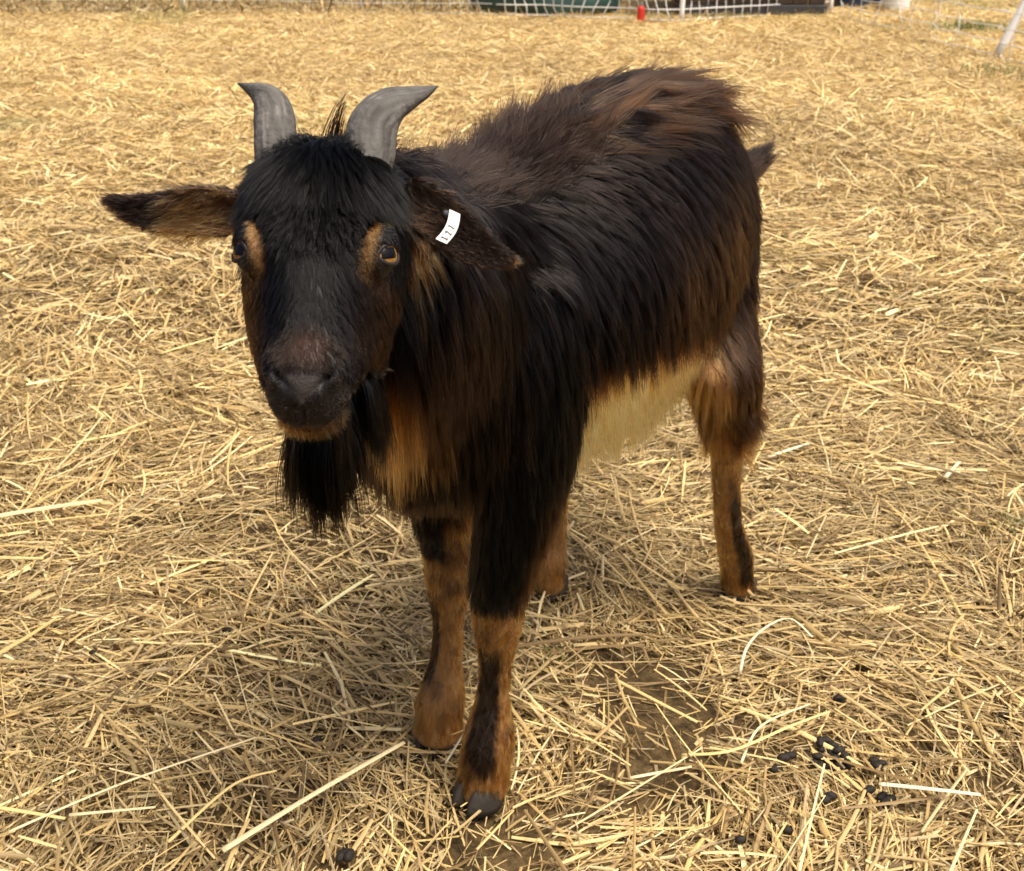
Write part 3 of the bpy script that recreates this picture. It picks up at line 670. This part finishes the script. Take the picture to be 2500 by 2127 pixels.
# ------------------------------------------------------------------ horns, eyes, hooves, ear tag
def horn_mat():
    m = attr_mat('horn', .74, spec=.25); t = m.node_tree; b = t.nodes['Principled BSDF']
    tc = t.nodes.new('ShaderNodeTexCoord'); nz = t.nodes.new('ShaderNodeTexNoise'); nz.inputs['Scale'].default_value = 260; nz.inputs['Detail'].default_value = 6
    bp = t.nodes.new('ShaderNodeBump'); bp.inputs['Strength'].default_value = .8; bp.inputs['Distance'].default_value = .0016
    t.links.new(tc.outputs['Object'], nz.inputs['Vector']); t.links.new(nz.outputs['Fac'], bp.inputs['Height']); t.links.new(bp.outputs[0], b.inputs['Normal'])
    return m
HORN = horn_mat()
def horn(rows, flat, seed):
    n, m = 110, 56
    K = spline(np.array(rows, float), n); P = np.array([at_depth(k[0], k[1], k[2]) for k in K]); r = np.maximum(K[:, 3], 1.0) * PS / F_PX * K[:, 2]
    T = norm(np.gradient(P, axis=0)); vw = norm(C_ - P.mean(0)); th = np.linspace(0, 2 * np.pi, m, endpoint=False); rings, cols = [], []
    for i in range(n):
        u = i / n; A = norm(np.cross(T[i], vw)); B = np.cross(A, T[i])
        q = np.stack([np.cos(th) * 1.3 + seed, np.sin(th) * 1.3, np.full(m, u * 2.2)], 1); q2 = np.stack([np.cos(th) * 5 + seed, np.sin(th) * 5, np.full(m, u * 3.0)], 1); q3 = np.stack([np.cos(th) * 1.5, np.sin(th) * 1.5 + seed, np.full(m, u * 26)], 1)
        ring = NZ(q3, 1.0) - .5; strk = NZ(q2, 2.2) - .5; pat = NZ(q, 1.6) - .5
        rr = r[i] * (1 + (.060 * ring * (1 - u) ** .6 + .030 * strk + .035 * pat))
        keel = 1 + .12 * np.cos(th - 1.2) ** 8
        rings.append(P[i] + np.outer(np.cos(th) * rr * keel, A) + np.outer(np.sin(th) * rr * flat * keel, B))
        v = .088 * (1 + .9 * strk + .45 * pat + .35 * ring) * (1 - .35 * sstep(np.array([u]), .75, 1.0)[0])
        scr = sstep(NZ(q2 + 9, 3.1), .80, .88) * .06 * (u < .7)
        v = np.clip(v, .03, .4) + scr; cols.append(np.stack([v * 1.04, v * .97, v * .89], 1))
    V, Fc = skin_rings(rings); o = mesh_obj('horn', V, Fc, HORN, goat)
    c = np.concatenate(cols); c = np.concatenate([c, c[:1], c[-1:]]); a = o.data.color_attributes.new('col', 'FLOAT_COLOR', 'POINT')
    a.data.foreach_set('color', np.concatenate([c, np.ones((len(c), 1))], 1).ravel()); return o
horn([(562, 335, .832, 43), (559, 300, .834, 44), (557, 265, .838, 42), (555, 235, .845, 41), (546, 208, .854, 34), (526, 190, .864, 22), (504, 179, .872, 11), (482, 169, .879, 1.5)], .95, 3.0)
horn([(744, 340, .826, 50), (749, 302, .830, 52), (753, 268, .836, 52), (766, 238, .844, 46), (791, 214, .856, 36), (827, 199, .868, 24), (860, 187, .878, 13), (886, 175, .886, 1.5)], .95, 11.0)

def eye_mats():
    m, t, b = mat('eyeball'); b.inputs['Base Color'].default_value = (.012, .007, .005, 1); b.inputs['Roughness'].default_value = .08; b.inputs['Specular IOR Level'].default_value = .4
    m2, t2, b2 = mat('iris')
    tc = t2.nodes.new('ShaderNodeTexCoord'); nz = t2.nodes.new('ShaderNodeTexNoise'); nz.inputs['Scale'].default_value = 700; nz.inputs['Detail'].default_value = 4
    cr = t2.nodes.new('ShaderNodeValToRGB'); e = cr.color_ramp.elements
    e[0].position, e[0].color = .3, (.11, .048, .013, 1); e[1].position, e[1].color = .72, (.46, .23, .06, 1)
    t2.links.new(tc.outputs['Object'], nz.inputs['Vector']); t2.links.new(nz.outputs['Fac'], cr.inputs[0]); t2.links.new(cr.outputs[0], b2.inputs['Base Color'])
    b2.inputs['Roughness'].default_value = .16; b2.inputs['Specular IOR Level'].default_value = .22
    m3, t3, b3 = mat('pupil'); b3.inputs['Base Color'].default_value = (.002, .002, .003, 1); b3.inputs['Roughness'].default_value = .16; b3.inputs['Specular IOR Level'].default_value = .22
    return m, m2, m3
EYEB, IRIS, PUP = eye_mats()
LID = plain('eyelid', (.012, .008, .007), .55, .3, 400, .4)
def cap(c, ax3, R, f, nr=8, nt=32):                         # patch of a sphere round an axis; f(t) -> angular radius
    ea, eb, ad = ax3; V = [c + ad * R]; Fc = []
    th = np.linspace(0, 2 * np.pi, nt, endpoint=False)
    for k in range(1, nr + 1):
        for t in th:
            g = f(t) * k / nr
            V.append(c + R * (math.cos(g) * ad + math.sin(g) * (math.cos(t) * eb + math.sin(t) * ea)))
    for j in range(nt): Fc.append((0, 1 + j, 1 + (j + 1) % nt))
    for k in range(nr - 1):
        for j in range(nt):
            p = 1 + k * nt; Fc.append((p + j, p + nt + j, p + nt + (j + 1) % nt, p + (j + 1) % nt))
    return np.array(V), Fc
for sg in (1, -1):
    c = H(*(EYE_C * [sg, 1, 1])); ad = norm(HR @ np.array([sg * .62, .12, .72])); down = norm(np.array([0, -.15, -1.0]))
    ea = norm(down - ad * (down @ ad)); eb = np.cross(ad, ea)
    e = mesh_obj('eye', *ball(c, (EYE_R,) * 3, np.eye(3), 32, 20), EYEB, goat)
    i_ = mesh_obj('iris', *cap(c, (ea, eb, ad), EYE_R + .00025, lambda t: .76), IRIS, goat); i_.parent = e
    p_ = mesh_obj('pupil', *cap(c, (ea, eb, ad), EYE_R + .0005, lambda t: 1 / max(abs(math.cos(t)) / .47, abs(math.sin(t)) / .29)), PUP, goat); p_.parent = e
    for k in (e, i_, p_): k.data.update()
    for k in (i_, p_): k.matrix_parent_inverse = Matrix.Identity(4)
    # lids: an almond rim lying on the eyeball
    ad2 = norm(HR @ np.array([sg * .80, .05, .60])); ea2 = norm(down - ad2 * (down @ ad2)); eb2 = np.cross(ad2, ea2)
    tt = np.linspace(0, 2 * np.pi, 48)
    rim = []
    for t in tt:
        u, v = math.cos(t), math.sin(t)
        v = v * (.60 if v > 0 else .50) * (1 - .30 * abs(u) ** 3)
        g = np.hypot(u * .92, v); d_ = eb2 * u * .92 + ea2 * v; d_ = d_ / (np.linalg.norm(d_) + 1e-9)
        rim.append(c + (EYE_R + .0006) * (math.cos(g) * ad2 + math.sin(g) * d_))
    V, Fc = tube(rim, [.0016] * len(rim), 8, None, 1.0, ad2)
    mesh_obj('eyelid', V, Fc, LID, goat)

HOOF = plain('hoof_horn', (.026, .021, .016), .75, .35, 220, .5, .4)
for f, rz in (('A', -.12), ('B', .05), ('C', .0), ('D', .1)):
    p = FOOT[f] * [1, 1, 0]; fw = HD * math.cos(rz) + LF * math.sin(rz); lt = np.cross(UP, fw); sc = 1.03 if f in 'AB' else .92
    p = p + fw * (-.007)
    for sg in (1, -1):
        rings = []
        for z, l, w, ox in ((-.004, .027, .0140, .005), (.004, .027, .0143, .0045), (.012, .0245, .0140, .003), (.020, .0215, .0135, .000), (.026, .018, .0125, -.003)):
            tt = np.linspace(0, 2 * np.pi, 20, endpoint=False); u, v = np.cos(tt), np.sin(tt)
            v2 = v * np.where(u > 0, 1 - .55 * u ** 2, 1 - .15 * u ** 2)
            rings.append(p + UP * z * sc + np.outer((u * l + ox) * sc, fw) + np.outer((v2 * w + sg * (.0152 - .03 * z)) * sc, lt) - np.outer(sg * .004 * np.maximum(u, 0) * sc, lt))
        mesh_obj('hoof', *skin_rings(rings), HOOF, goat)

# ear tag: a white plastic band folded round the front edge of the left ear, black stamped figures on it
TAGM = plain('tag_plastic', (.66, .65, .61), .4, .5, 160, .14)
INK = plain('tag_ink', (.05, .05, .06), .6, .2)
c0, c1 = at_depth(921, 428, .838), at_depth(893, 489, .832)
tn = norm(C_ - (c0 + c1) / 2); tv = norm(c1 - c0); tw = np.cross(tv, tn); tl = np.linalg.norm(c1 - c0)
def tag_pt(u, w, lift=0):                                   # u along the band 0..1, w across -1..1
    bow = -.0028 * math.sin(u * math.pi)
    back = -.010 * max(0, .16 - u) / .16
    return c0 + tv * tl * u + tw * (w * .0048 + bow * 1.0) + tn * (lift + back - .0012 * w * w)
rings = []
for u in np.linspace(0, 1, 20):
    rings.append(np.array([tag_pt(u, w, .0006) for w in np.linspace(-1, 1, 7)] + [tag_pt(u, w, -.0006) for w in np.linspace(1, -1, 7)]))
TG = mesh_obj('ear_tag', *skin_rings(rings), TAGM, goat, smooth=False)
TG['label'] = 'white plastic ear tag stamped with figures'
V, Fc = ball(tag_pt(.18, 1.5, -.001), (.0026,) * 3, np.eye(3), 12, 8)
st_ = mesh_obj('tag_stud', V, Fc, INK, goat); st_.parent = TG
def figure(uc, strokes):                                    # figures read up the band, their heads to the outer edge
    for st in strokes:
        pth = spline(np.array([(*tag_pt(uc - gx * .055, gy, .0010),) for gx, gy in st]), 12) if len(st) > 2 else [tag_pt(uc - st[0][0] * .055 * (1 - k / 5) - st[1][0] * .055 * k / 5, st[0][1] * (1 - k / 5) + st[1][1] * k / 5, .0010) for k in range(6)]
        f_ = mesh_obj('tag_figure', *tube(pth, [.00030] * len(pth), 6), INK, goat); f_.parent = TG
figure(.86, [[(0, -.5), (0, .55)], [(-.5, -.5), (.5, -.5)], [(0, .55), (-.5, .25)]])
figure(.67, [[(-.5, .25), (-.2, .55), (.35, .45), (.3, .1), (-.1, -.2), (-.5, -.5)], [(-.5, -.5), (.5, -.5)]])
figure(.48, [[(-.5, .55), (.5, .55)], [(.5, .55), (-.1, -.5)]])

# ------------------------------------------------------------------ hair
body_me.calc_loop_triangles()
NT = len(body_me.loop_triangles)
TRI = np.empty(NT * 3, int); body_me.loop_triangles.foreach_get('vertices', TRI); TRI = TRI.reshape(-1, 3)
AREA = np.linalg.norm(np.cross(BW[TRI[:, 1]] - BW[TRI[:, 0]], BW[TRI[:, 2]] - BW[TRI[:, 0]]), axis=1) / 2
BNn = np.empty(nv * 3); body_me.vertices.foreach_get('normal', BNn); BNn = BNn.reshape(-1, 3)
polys = np.empty(len(body_me.polygons) * 4, int)
body_bvh = BVHTree.FromPolygons([Vector(v) for v in BW], [tuple(t) for t in TRI])
HVv, GVv = hc(BW), gc(BW)
ears = (PIDV == 3) | (PIDV == 4)
def hair_mat():
    m = bpy.data.materials.new('hair'); m.use_nodes = True; t = m.node_tree; t.nodes.clear()
    o = t.nodes.new('ShaderNodeOutputMaterial'); h = t.nodes.new('ShaderNodeBsdfHairPrincipled'); a = t.nodes.new('ShaderNodeAttribute'); a.attribute_name = 'col'
    h.parametrization = 'COLOR'
    h.inputs['Roughness'].default_value = .24; h.inputs['Radial Roughness'].default_value = .55; h.inputs['Random Roughness'].default_value = .25
    h.inputs['IOR'].default_value = 1.24
    t.links.new(a.outputs['Color'], h.inputs['Color']); t.links.new(h.outputs[0], o.inputs[0])
    return m
HAIR = hair_mat()
def sample(weight, n):
    w = AREA * weight[TRI].mean(1); cs = np.cumsum(w); k = np.searchsorted(cs, rng.random(n) * cs[-1])
    r1, r2 = np.sqrt(rng.random(n)), rng.random(n); b = np.stack([1 - r1, r1 * (1 - r2), r1 * r2], 1); T = TRI[k]
    P = (BW[T] * b[..., None]).sum(1); N = norm((BNn[T] * b[..., None]).sum(1)); return P, N, PIDV[T[:, 0]]
def groom(name, weight, n, guides, K, length, comb, lift, grav, clump=.6, radius=.00024, frizz=.0010, coll=.0015, colour=None, lenvar=.3, tip=None, label=None, blend=.0, jit=.10):
    """weight per body vertex; length(P,N,g,h) metres; comb(P,N,g,h) directions; lift 0..1 how far the hair stands off."""
    Pg, Ng, _ = sample(weight, guides)
    gg, hh = gc(Pg), hc(Pg)
    Lg = length(Pg, Ng, gg, hh) * (1 + lenvar * .5 * (rng.random(guides) - .5)); cb = norm(comb(Pg, Ng, gg, hh) + rng.normal(0, jit, (guides, 3)))
    lf = lift(Pg, Ng, gg, hh) if callable(lift) else np.full(guides, lift)
    tang = norm(cb - Ng * (cb * Ng).sum(1)[:, None])
    d = norm(Ng * lf[:, None] + tang * (1 - lf)[:, None]); pts = [Pg.copy()]; p = Pg.copy(); stp = (Lg / (K - 1))[:, None]
    for k in range(1, K):
        p = p + d * stp
        off = coll * (.5 + k * .5)
        for i in range(guides):
            loc, nn, _, dist = body_bvh.find_nearest(p[i])
            v = p[i] - np.array(loc); nn = np.array(nn); hgt = v @ nn
            if hgt < off: p[i] = np.array(loc) + (v - nn * hgt) + nn * off
        d = norm(p - pts[-1]); pts.append(p.copy())
        d = norm(d + cb * .10 + np.array([0, 0, -1.0]) * grav)
    GP = np.stack(pts, 1)
    kd = KDTree(guides)
    for i, q in enumerate(Pg): kd.insert(q, i)
    kd.balance()
    P, N, pid = sample(weight, n)
    gi = np.empty(n, int); g2 = np.empty(n, int)
    for i in range(n):
        r = kd.find_n(P[i], 3); gi[i] = r[0][1]; g2[i] = r[random.randrange(min(3, len(r)))][1]
    same = (N * Ng[gi]).sum(1) > .2
    P, N, pid, gi, g2 = P[same], N[same], pid[same], gi[same], g2[same]; n = len(P)
    t = np.linspace(0, 1, K)[None, :, None]
    offv = (P - Pg[gi])[:, None, :]
    disp = GP[gi] - Pg[gi][:, None, :]
    d2 = GP[g2] - Pg[g2][:, None, :]
    disp = disp * (1 - blend) + d2 * blend
    sc = (1 + lenvar * (rng.random(n) - .6))[:, None, None]
    cl = (clump * (.6 + .6 * rng.random(n)))[:, None, None]
    Q = Pg[gi][:, None, :] + disp * sc + offv * (1 - np.clip(cl, 0, .95) * t ** 1.3)
    ph = rng.random((n, 3)) * 6.28; fr = np.sin(t * (3 + 5 * rng.random((n, 1, 1))) + ph[:, None, :]) - np.sin(ph)[:, None, :]
    Q = Q + fr * t * frizz * (.3 + rng.random((n, 1, 1)))
    Q = Q + rng.normal(0, 1, (n, 1, 3)) * t * frizz * 1.2
    Q[:, 0] = P - N * .0008
    colr = coat_colour(P, N, pid) if colour is None else colour(P, N, pid)
    # a lock keeps one tone
    lock = (.45 + 1.10 * rng.random(guides))[gi] * (.75 + .5 * rng.random(n)); colr = colr * lock[:, None]
    CP = np.repeat(colr[:, None, :], K, 1)
    if tip is not None: CP = CP * (1 - t ** 2 * tip[1]) + np.array(tip[0]) * (t ** 2 * tip[1])
    cu = bpy.data.hair_curves.new(name); cu.add_curves([K] * n)
    cu.attributes['position'].data.foreach_set('vector', (Q - np.array(goat.location)).astype(np.float32).ravel())
    ra = cu.attributes.get('radius') or cu.attributes.new('radius', 'FLOAT', 'POINT')
    tl_ = np.linspace(0, 1, K); ra.data.foreach_set('value', np.tile(radius * (1 - .82 * tl_ ** 1.6), n).astype(np.float32))
    at = cu.attributes.new('col', 'FLOAT_COLOR', 'POINT')
    at.data.foreach_set('color', np.concatenate([CP, np.ones((n, K, 1))], 2).astype(np.float32).ravel())
    o = bpy.data.objects.new(name, cu); COL.objects.link(o); o.parent = goat; cu.materials.append(HAIR)
    if label: o['label'] = label
    return o
def const(v): return lambda P, N, g, h: np.full(len(P), v)
ONE = np.ones(nv)
aV, sV, zV = GVv.T; xH, yH, zH = HVv.T
trunkish = ((PIDV == 0) | (PIDV == 1))
seen = 1.0 - .55 * sstep(BNn @ norm(C_ - MR - UP * .5), -.05, -.4)          # fewer hairs on the side turned away
# long coat of trunk and neck
def coat_len(P, N, g, h):
    a, s, z = g.T
    L = .052 + .018 * sstep(z, .60, .48) + .004 * sstep(a, .42, .52) - .016 * sstep(z, .52, .44) * sstep(a, .42, .46) + .020 * sstep(z, .70, .73) * sstep(a, .36, .15)
    L = L - .012 * sstep(a, .02, -.12) * sstep(z, .70, .6)
    return L * (.75 + .5 * NZ(P, 14)) * (1 - .80 * near(P, PATCH_JAW, .013))
def coat_comb(P, N, g, h):
    a, s, z = g.T
    back = .25 + 1.0 * sstep(z, .60, .72)
    return -UP[None] * (1.0 - .75 * sstep(z, .66, .73))[:, None] - HD[None] * (back * sstep(a, .60, .42))[:, None] + LF[None] * (np.sign(s) * .35 * sstep(np.abs(s), .0, .05) * sstep(z, .68, .73))[:, None]
def coat_lift(P, N, g, h):
    a, s, z = g.T
    return .16 + .30 * sstep(z, .69, .735) * sstep(np.abs(s), .09, .03) + .25 * sstep(a, .30, .42) * sstep(z, .64, .69)
EDGE = .482 + .10 * (np.clip(aV, -.1, .42) - .12)
w_coat = trunkish * seen * np.where(aV < .44, sstep(zV, EDGE + .028, EDGE + .045), sstep(zV, .385, .40))
groom('coat', w_coat, 88000, 3000, 8, coat_len, coat_comb, coat_lift, .22, clump=.95, radius=.00042, frizz=.0013, coll=.0024, lenvar=.5, jit=.16, tip=((.040, .020, .010), .12), label='long black and brown coat over back and flanks')
w_belly = trunkish * sstep(zV, EDGE + .045, EDGE + .02) * sstep(aV, .46, .42) * sstep(aV, -.13, -.08) * (1 - .6 * (sV < -.05))
groom('belly_hair', w_belly, 20000, 620, 8, lambda P, N, g, h: (.7 + .6 * NZ(P, 35)) * .044 + .046 * sstep(g[:, 2], .44, .39) * sstep(g[:, 0], .02, .10) * sstep(g[:, 0], .36, .26), lambda P, N, g, h: -UP[None] - HD[None] * (.65 - .3 * (g[:, 0] < .05))[:, None] + 0 * P, .12, .40, clump=.9, radius=.00040, frizz=.0016, lenvar=.6, jit=.25, label='pale golden belly hair')
# shaggy breast and shoulder locks
w_breast = trunkish * sstep(aV, .44, .52) * sstep(zV, .70, .64) * (.4 + .6 * (sV > -.05))
groom('breast_hair', w_breast, 14000, 620, 9, lambda P, N, g, h: .046 + .030 * NZ(P, 20) + .02 * sstep(g[:, 2], .48, .56) + .045 * near(P, PATCH_BREAST, .02), lambda P, N, g, h: -UP[None] + .10 * N, .24, .45, clump=.95, radius=.00040, frizz=.0016, coll=.0025, jit=.15, tip=((.05, .025, .012), .15), label='long shaggy breast locks')
# mane standing along the neck
w_mane = trunkish * sstep(aV, .63, .57) * sstep(zV, .665, .69) * sstep(aV, .22, .34) * sstep(np.abs(sV - .3 * np.maximum(0, aV - .5)), .075, .03)
groom('mane', w_mane, 7000, 420, 7, lambda P, N, g, h: .034 + .022 * NZ(P, 25), lambda P, N, g, h: -HD[None] + .5 * N, .55, .05, clump=.8, radius=.00036, frizz=.0030, jit=.25, tip=((.07, .04, .024), .40), label='hair standing up along the neck')
# bleached saddle locks sweeping back
w_sad = trunkish * sstep(zV, .700, .725) * sstep(aV, .36, .26) * sstep(aV, -.14, -.06) * sstep(sV, -.02, .0) * sstep(sV, .075, .05)
groom('saddle_hair', w_sad, 3000, 110, 9, lambda P, N, g, h: .085 + .06 * NZ(P, 30), lambda P, N, g, h: -HD[None] + LF[None] * .12 + 0 * P, .13, .05, clump=.95, radius=.00045, frizz=.0016, coll=.004, colour=lambda P, N, pid: np.tile([.062, .031, .015], (len(P), 1)), lenvar=.6, jit=.2, tip=((.11, .056, .026), .45), label='bleached brown locks swept back over the loin')
# head
def head_comb(P, N, g, h):
    x, y, z = h.T
    lx = HR[:, 0][None] * (np.sign(x) * sstep(np.abs(x), 0, .025))[:, None]
    dn = HR[:, 1][None] * (.7 + .3 * sstep(y, .05, -.03))[:, None]
    bk = -HR[:, 2][None] * sstep(np.abs(x), .02, .04)[:, None] * .9
    return dn + lx * .75 + bk - UP[None] * .15
headV = (PIDV == 2)
eye_hole = np.ones(nv)
for sg in (1, -1): eye_hole *= sstep(np.linalg.norm(HVv - EYE_C * [sg, 1, 1], axis=1), .0142, .0156)
padV = sstep(yH, .0955, .0985) * sstep(zH, -.034, -.030) * sstep(np.abs(xH) - (.0150 - 1.05 * np.maximum(0, yH - .0985)), .0008, -.0008)
mouthV = np.maximum(np.exp(-((zH - mline_at(yH)) / .0040) ** 2) * (yH > .04), .45 * sstep(yH, .090, .097) * sstep(zH - mline_at(yH), -.001, .002))
w_face = headV * (1 - sstep(np.linalg.norm(BW - hit(783, 739), axis=1), .012, .005)) * eye_hole * (1 - padV) * (1 - mouthV) * (1 - nost) * (.35 + .65 * seen)
def eye_d(h): return np.minimum(np.linalg.norm(h - EYE_C, axis=1), np.linalg.norm(h - EYE_C * [-1, 1, 1], axis=1))
groom('face_hair', w_face, 56000, 4200, 5, lambda P, N, g, h: (.0016 + .0040 * sstep(h[:, 1], .100, .086) + .0080 * sstep(h[:, 1], .088, .03) + .004 * sstep(h[:, 2], -.07, -.11)) * (.30 + .70 * sstep(eye_d(h), .018, .034)), head_comb, .06, .01, clump=.45, radius=.00022, frizz=.0003, coll=.0003, label='short black hair of the face with tan brow marks')
w_fore = headV * sstep(yH, .012, -.012) * sstep(np.abs(xH), .058, .046) * sstep(zH, -.045, -.02) * eye_hole * sstep(np.abs(xH) - 1.2 * np.maximum(0, -.03 - yH), .031, .024)
groom('forelock', w_fore, 12000, 800, 8, lambda P, N, g, h: (.013 + .016 * sstep(h[:, 1], -.02, -.06)) * (.4 + .6 * sstep(eye_d(h), .02, .04)), lambda P, N, g, h: HR[:, 1][None] * 1.0 + HR[:, 0][None] * (h[:, 0] * 22)[:, None], .09, .03, clump=.75, lenvar=.7, jit=.14, radius=.00024, frizz=.0006, coll=.0010, label='longer glossy black hair falling over the forehead')
w_poll = headV * sstep(yH, -.066, -.078) * sstep(np.abs(xH), .05, .03)
groom('poll_hair', w_poll, 2200, 140, 6, const(.010), lambda P, N, g, h: HR[:, 0][None] * (np.sign(h[:, 0]) * .8)[:, None] + .3 * N, .30, .02, clump=.5, radius=.00024, frizz=.0018)
hb = np.minimum(np.linalg.norm(BW - at_depth(559, 300, .834), axis=1), np.linalg.norm(BW - at_depth(749, 302, .830), axis=1))
w_hb = headV * sstep(hb, .034, .026) * sstep(BNn @ norm(C_ - HO), -.1, .2)
groom('horn_base_hair', w_hb, 3400, 240, 6, lambda P, N, g, h: .009 + .009 * NZ(P, 60), lambda P, N, g, h: -HR[:, 1][None] * .6 + HR[:, 0][None] * (np.sign(h[:, 0]) * .6)[:, None], .28, .0, clump=.6, radius=.00026, frizz=.0014, coll=.0008, jit=.3)
w_brd = headV * sstep(zH, -.052, -.060) * sstep(yH, .015, .035) * sstep(np.abs(xH - .005), .021, .016) * sstep(yH, .108, .095) * sstep(BNn @ HR[:, 2], -.35, -.6)
groom('beard', w_brd, 20000, 420, 9, lambda P, N, g, h: .066 + .024 * NZ(P, 40), lambda P, N, g, h: -UP[None] + .04 * HR[:, 1][None] + HR[:, 0][None] * (h[:, 0] * 3)[:, None], .10, .75, clump=.8, radius=.00034, frizz=.0018, coll=.001, lenvar=.5, jit=.2, colour=lambda P, N, pid: np.tile(BLACK * .7, (len(P), 1)), label='black beard hanging from the lower jaw')
w_chin = headV * sstep(yH, .088, .100) * sstep(zH, -.047, -.051) * sstep(np.abs(xH), .026, .018)
groom('chin_hair', w_chin, 2600, 160, 5, const(.009), lambda P, N, g, h: -UP[None] + HR[:, 0][None] * (h[:, 0] * 20)[:, None], .40, .12, clump=.3, radius=.00020, frizz=.0010, label='short tan hair of the chin')
# ears
def ear_comb(E): return lambda P, N, g, h: norm(E[0][-1] - E[0][0])[None] + 0 * P
groom('ear_hair', (PIDV == 3) * 1.0, 7000, 500, 5, const(.0085), ear_comb(EAR_R), .22, .02, clump=.3, radius=.00018, frizz=.0007, coll=.0004)
groom('ear_hair', (PIDV == 4) * 1.0, 7000, 500, 5, const(.0085), ear_comb(EAR_L), .22, .02, clump=.3, radius=.00018, frizz=.0007, coll=.0004)
LR = EAR_R[0][-1] - EAR_R[0][0]; uR = ((BW - EAR_R[0][0]) @ LR) / (LR @ LR)
w_inn = (PIDV == 3) * sstep(BNn @ np.array([.05, -1.0, .05]), .3, .7) * sstep(uR, .62, .45) * sstep(uR, .08, .16)
groom('ear_tuft', w_inn, 900, 70, 7, const(.017), lambda P, N, g, h: norm(LR)[None] * .9 - UP[None] * .35 + 0 * P, .2, .02, clump=.5, radius=.0002, frizz=.0015, colour=lambda P, N, pid: np.tile(TAN * .45, (len(P), 1)), label='tan tuft inside the ear')
# legs
down = lambda P, N, g, h: -UP[None] + .12 * N
foreV = (PIDV == 5) | (PIDV == 6); hindV = (PIDV == 7) | (PIDV == 8)
w_upfore = ((PIDV == 5) * sstep(zV, .285, .30) + (PIDV == 6) * sstep(zV, .29, .31) * .7)
groom('foreleg_feather', w_upfore, 16000, 800, 8, lambda P, N, g, h: .034 + .022 * sstep(g[:, 2], .30, .40), lambda P, N, g, h: -UP[None] - HD[None] * .18 + 0 * P, .14, .30, clump=.9, radius=.00036, frizz=.0012, label='long dark hair of the upper forelegs')
w_low = (foreV * sstep(zV, .33, .30) + hindV * sstep(zV, .34, .31)) * sstep(zV, .019, .025)
groom('leg_hair', w_low, 34000, 2000, 5, lambda P, N, g, h: .010 + .008 * sstep(g[:, 2], .085, .05) - .006 * sstep(g[:, 2], .045, .025) + .004 * NZ(P, 30), down, .18, .12, clump=.7, radius=.00030, frizz=.0007, coll=.0006, label='short tan and black hair of the lower legs')
w_thigh = hindV * sstep(zV, .30, .32) * sstep(zV, .62, .58)
groom('thigh_hair', w_thigh, 17000, 900, 8, lambda P, N, g, h: .040 + .012 * NZ(P, 20), lambda P, N, g, h: -UP[None] - HD[None] * .30 + 0 * P, .16, .25, clump=.9, radius=.00036, frizz=.0012, label='brown and golden hair of the thighs')
w_hock = hindV * sstep(zV, .265, .285) * sstep(zV, .36, .335) * sstep(BNn @ HD, .75, .2)
groom('hock_tuft', w_hock, 4200, 200, 7, lambda P, N, g, h: .026 + .026 * NZ(P, 40), lambda P, N, g, h: -UP[None] - HD[None] * .9 + 0 * P, .45, .12, clump=.6, radius=.0003, frizz=.002)
w_tail = (PIDV == 9) * 1.0
groom('tail_hair', w_tail, 3600, 160, 8, const(.034), lambda P, N, g, h: norm(TAIL[-1] - TAIL[0])[None] + UP[None] * .25 + 0 * P, .22, -.01, clump=.6, radius=.00034, frizz=.002, label='short upturned tail of dark brown hair')
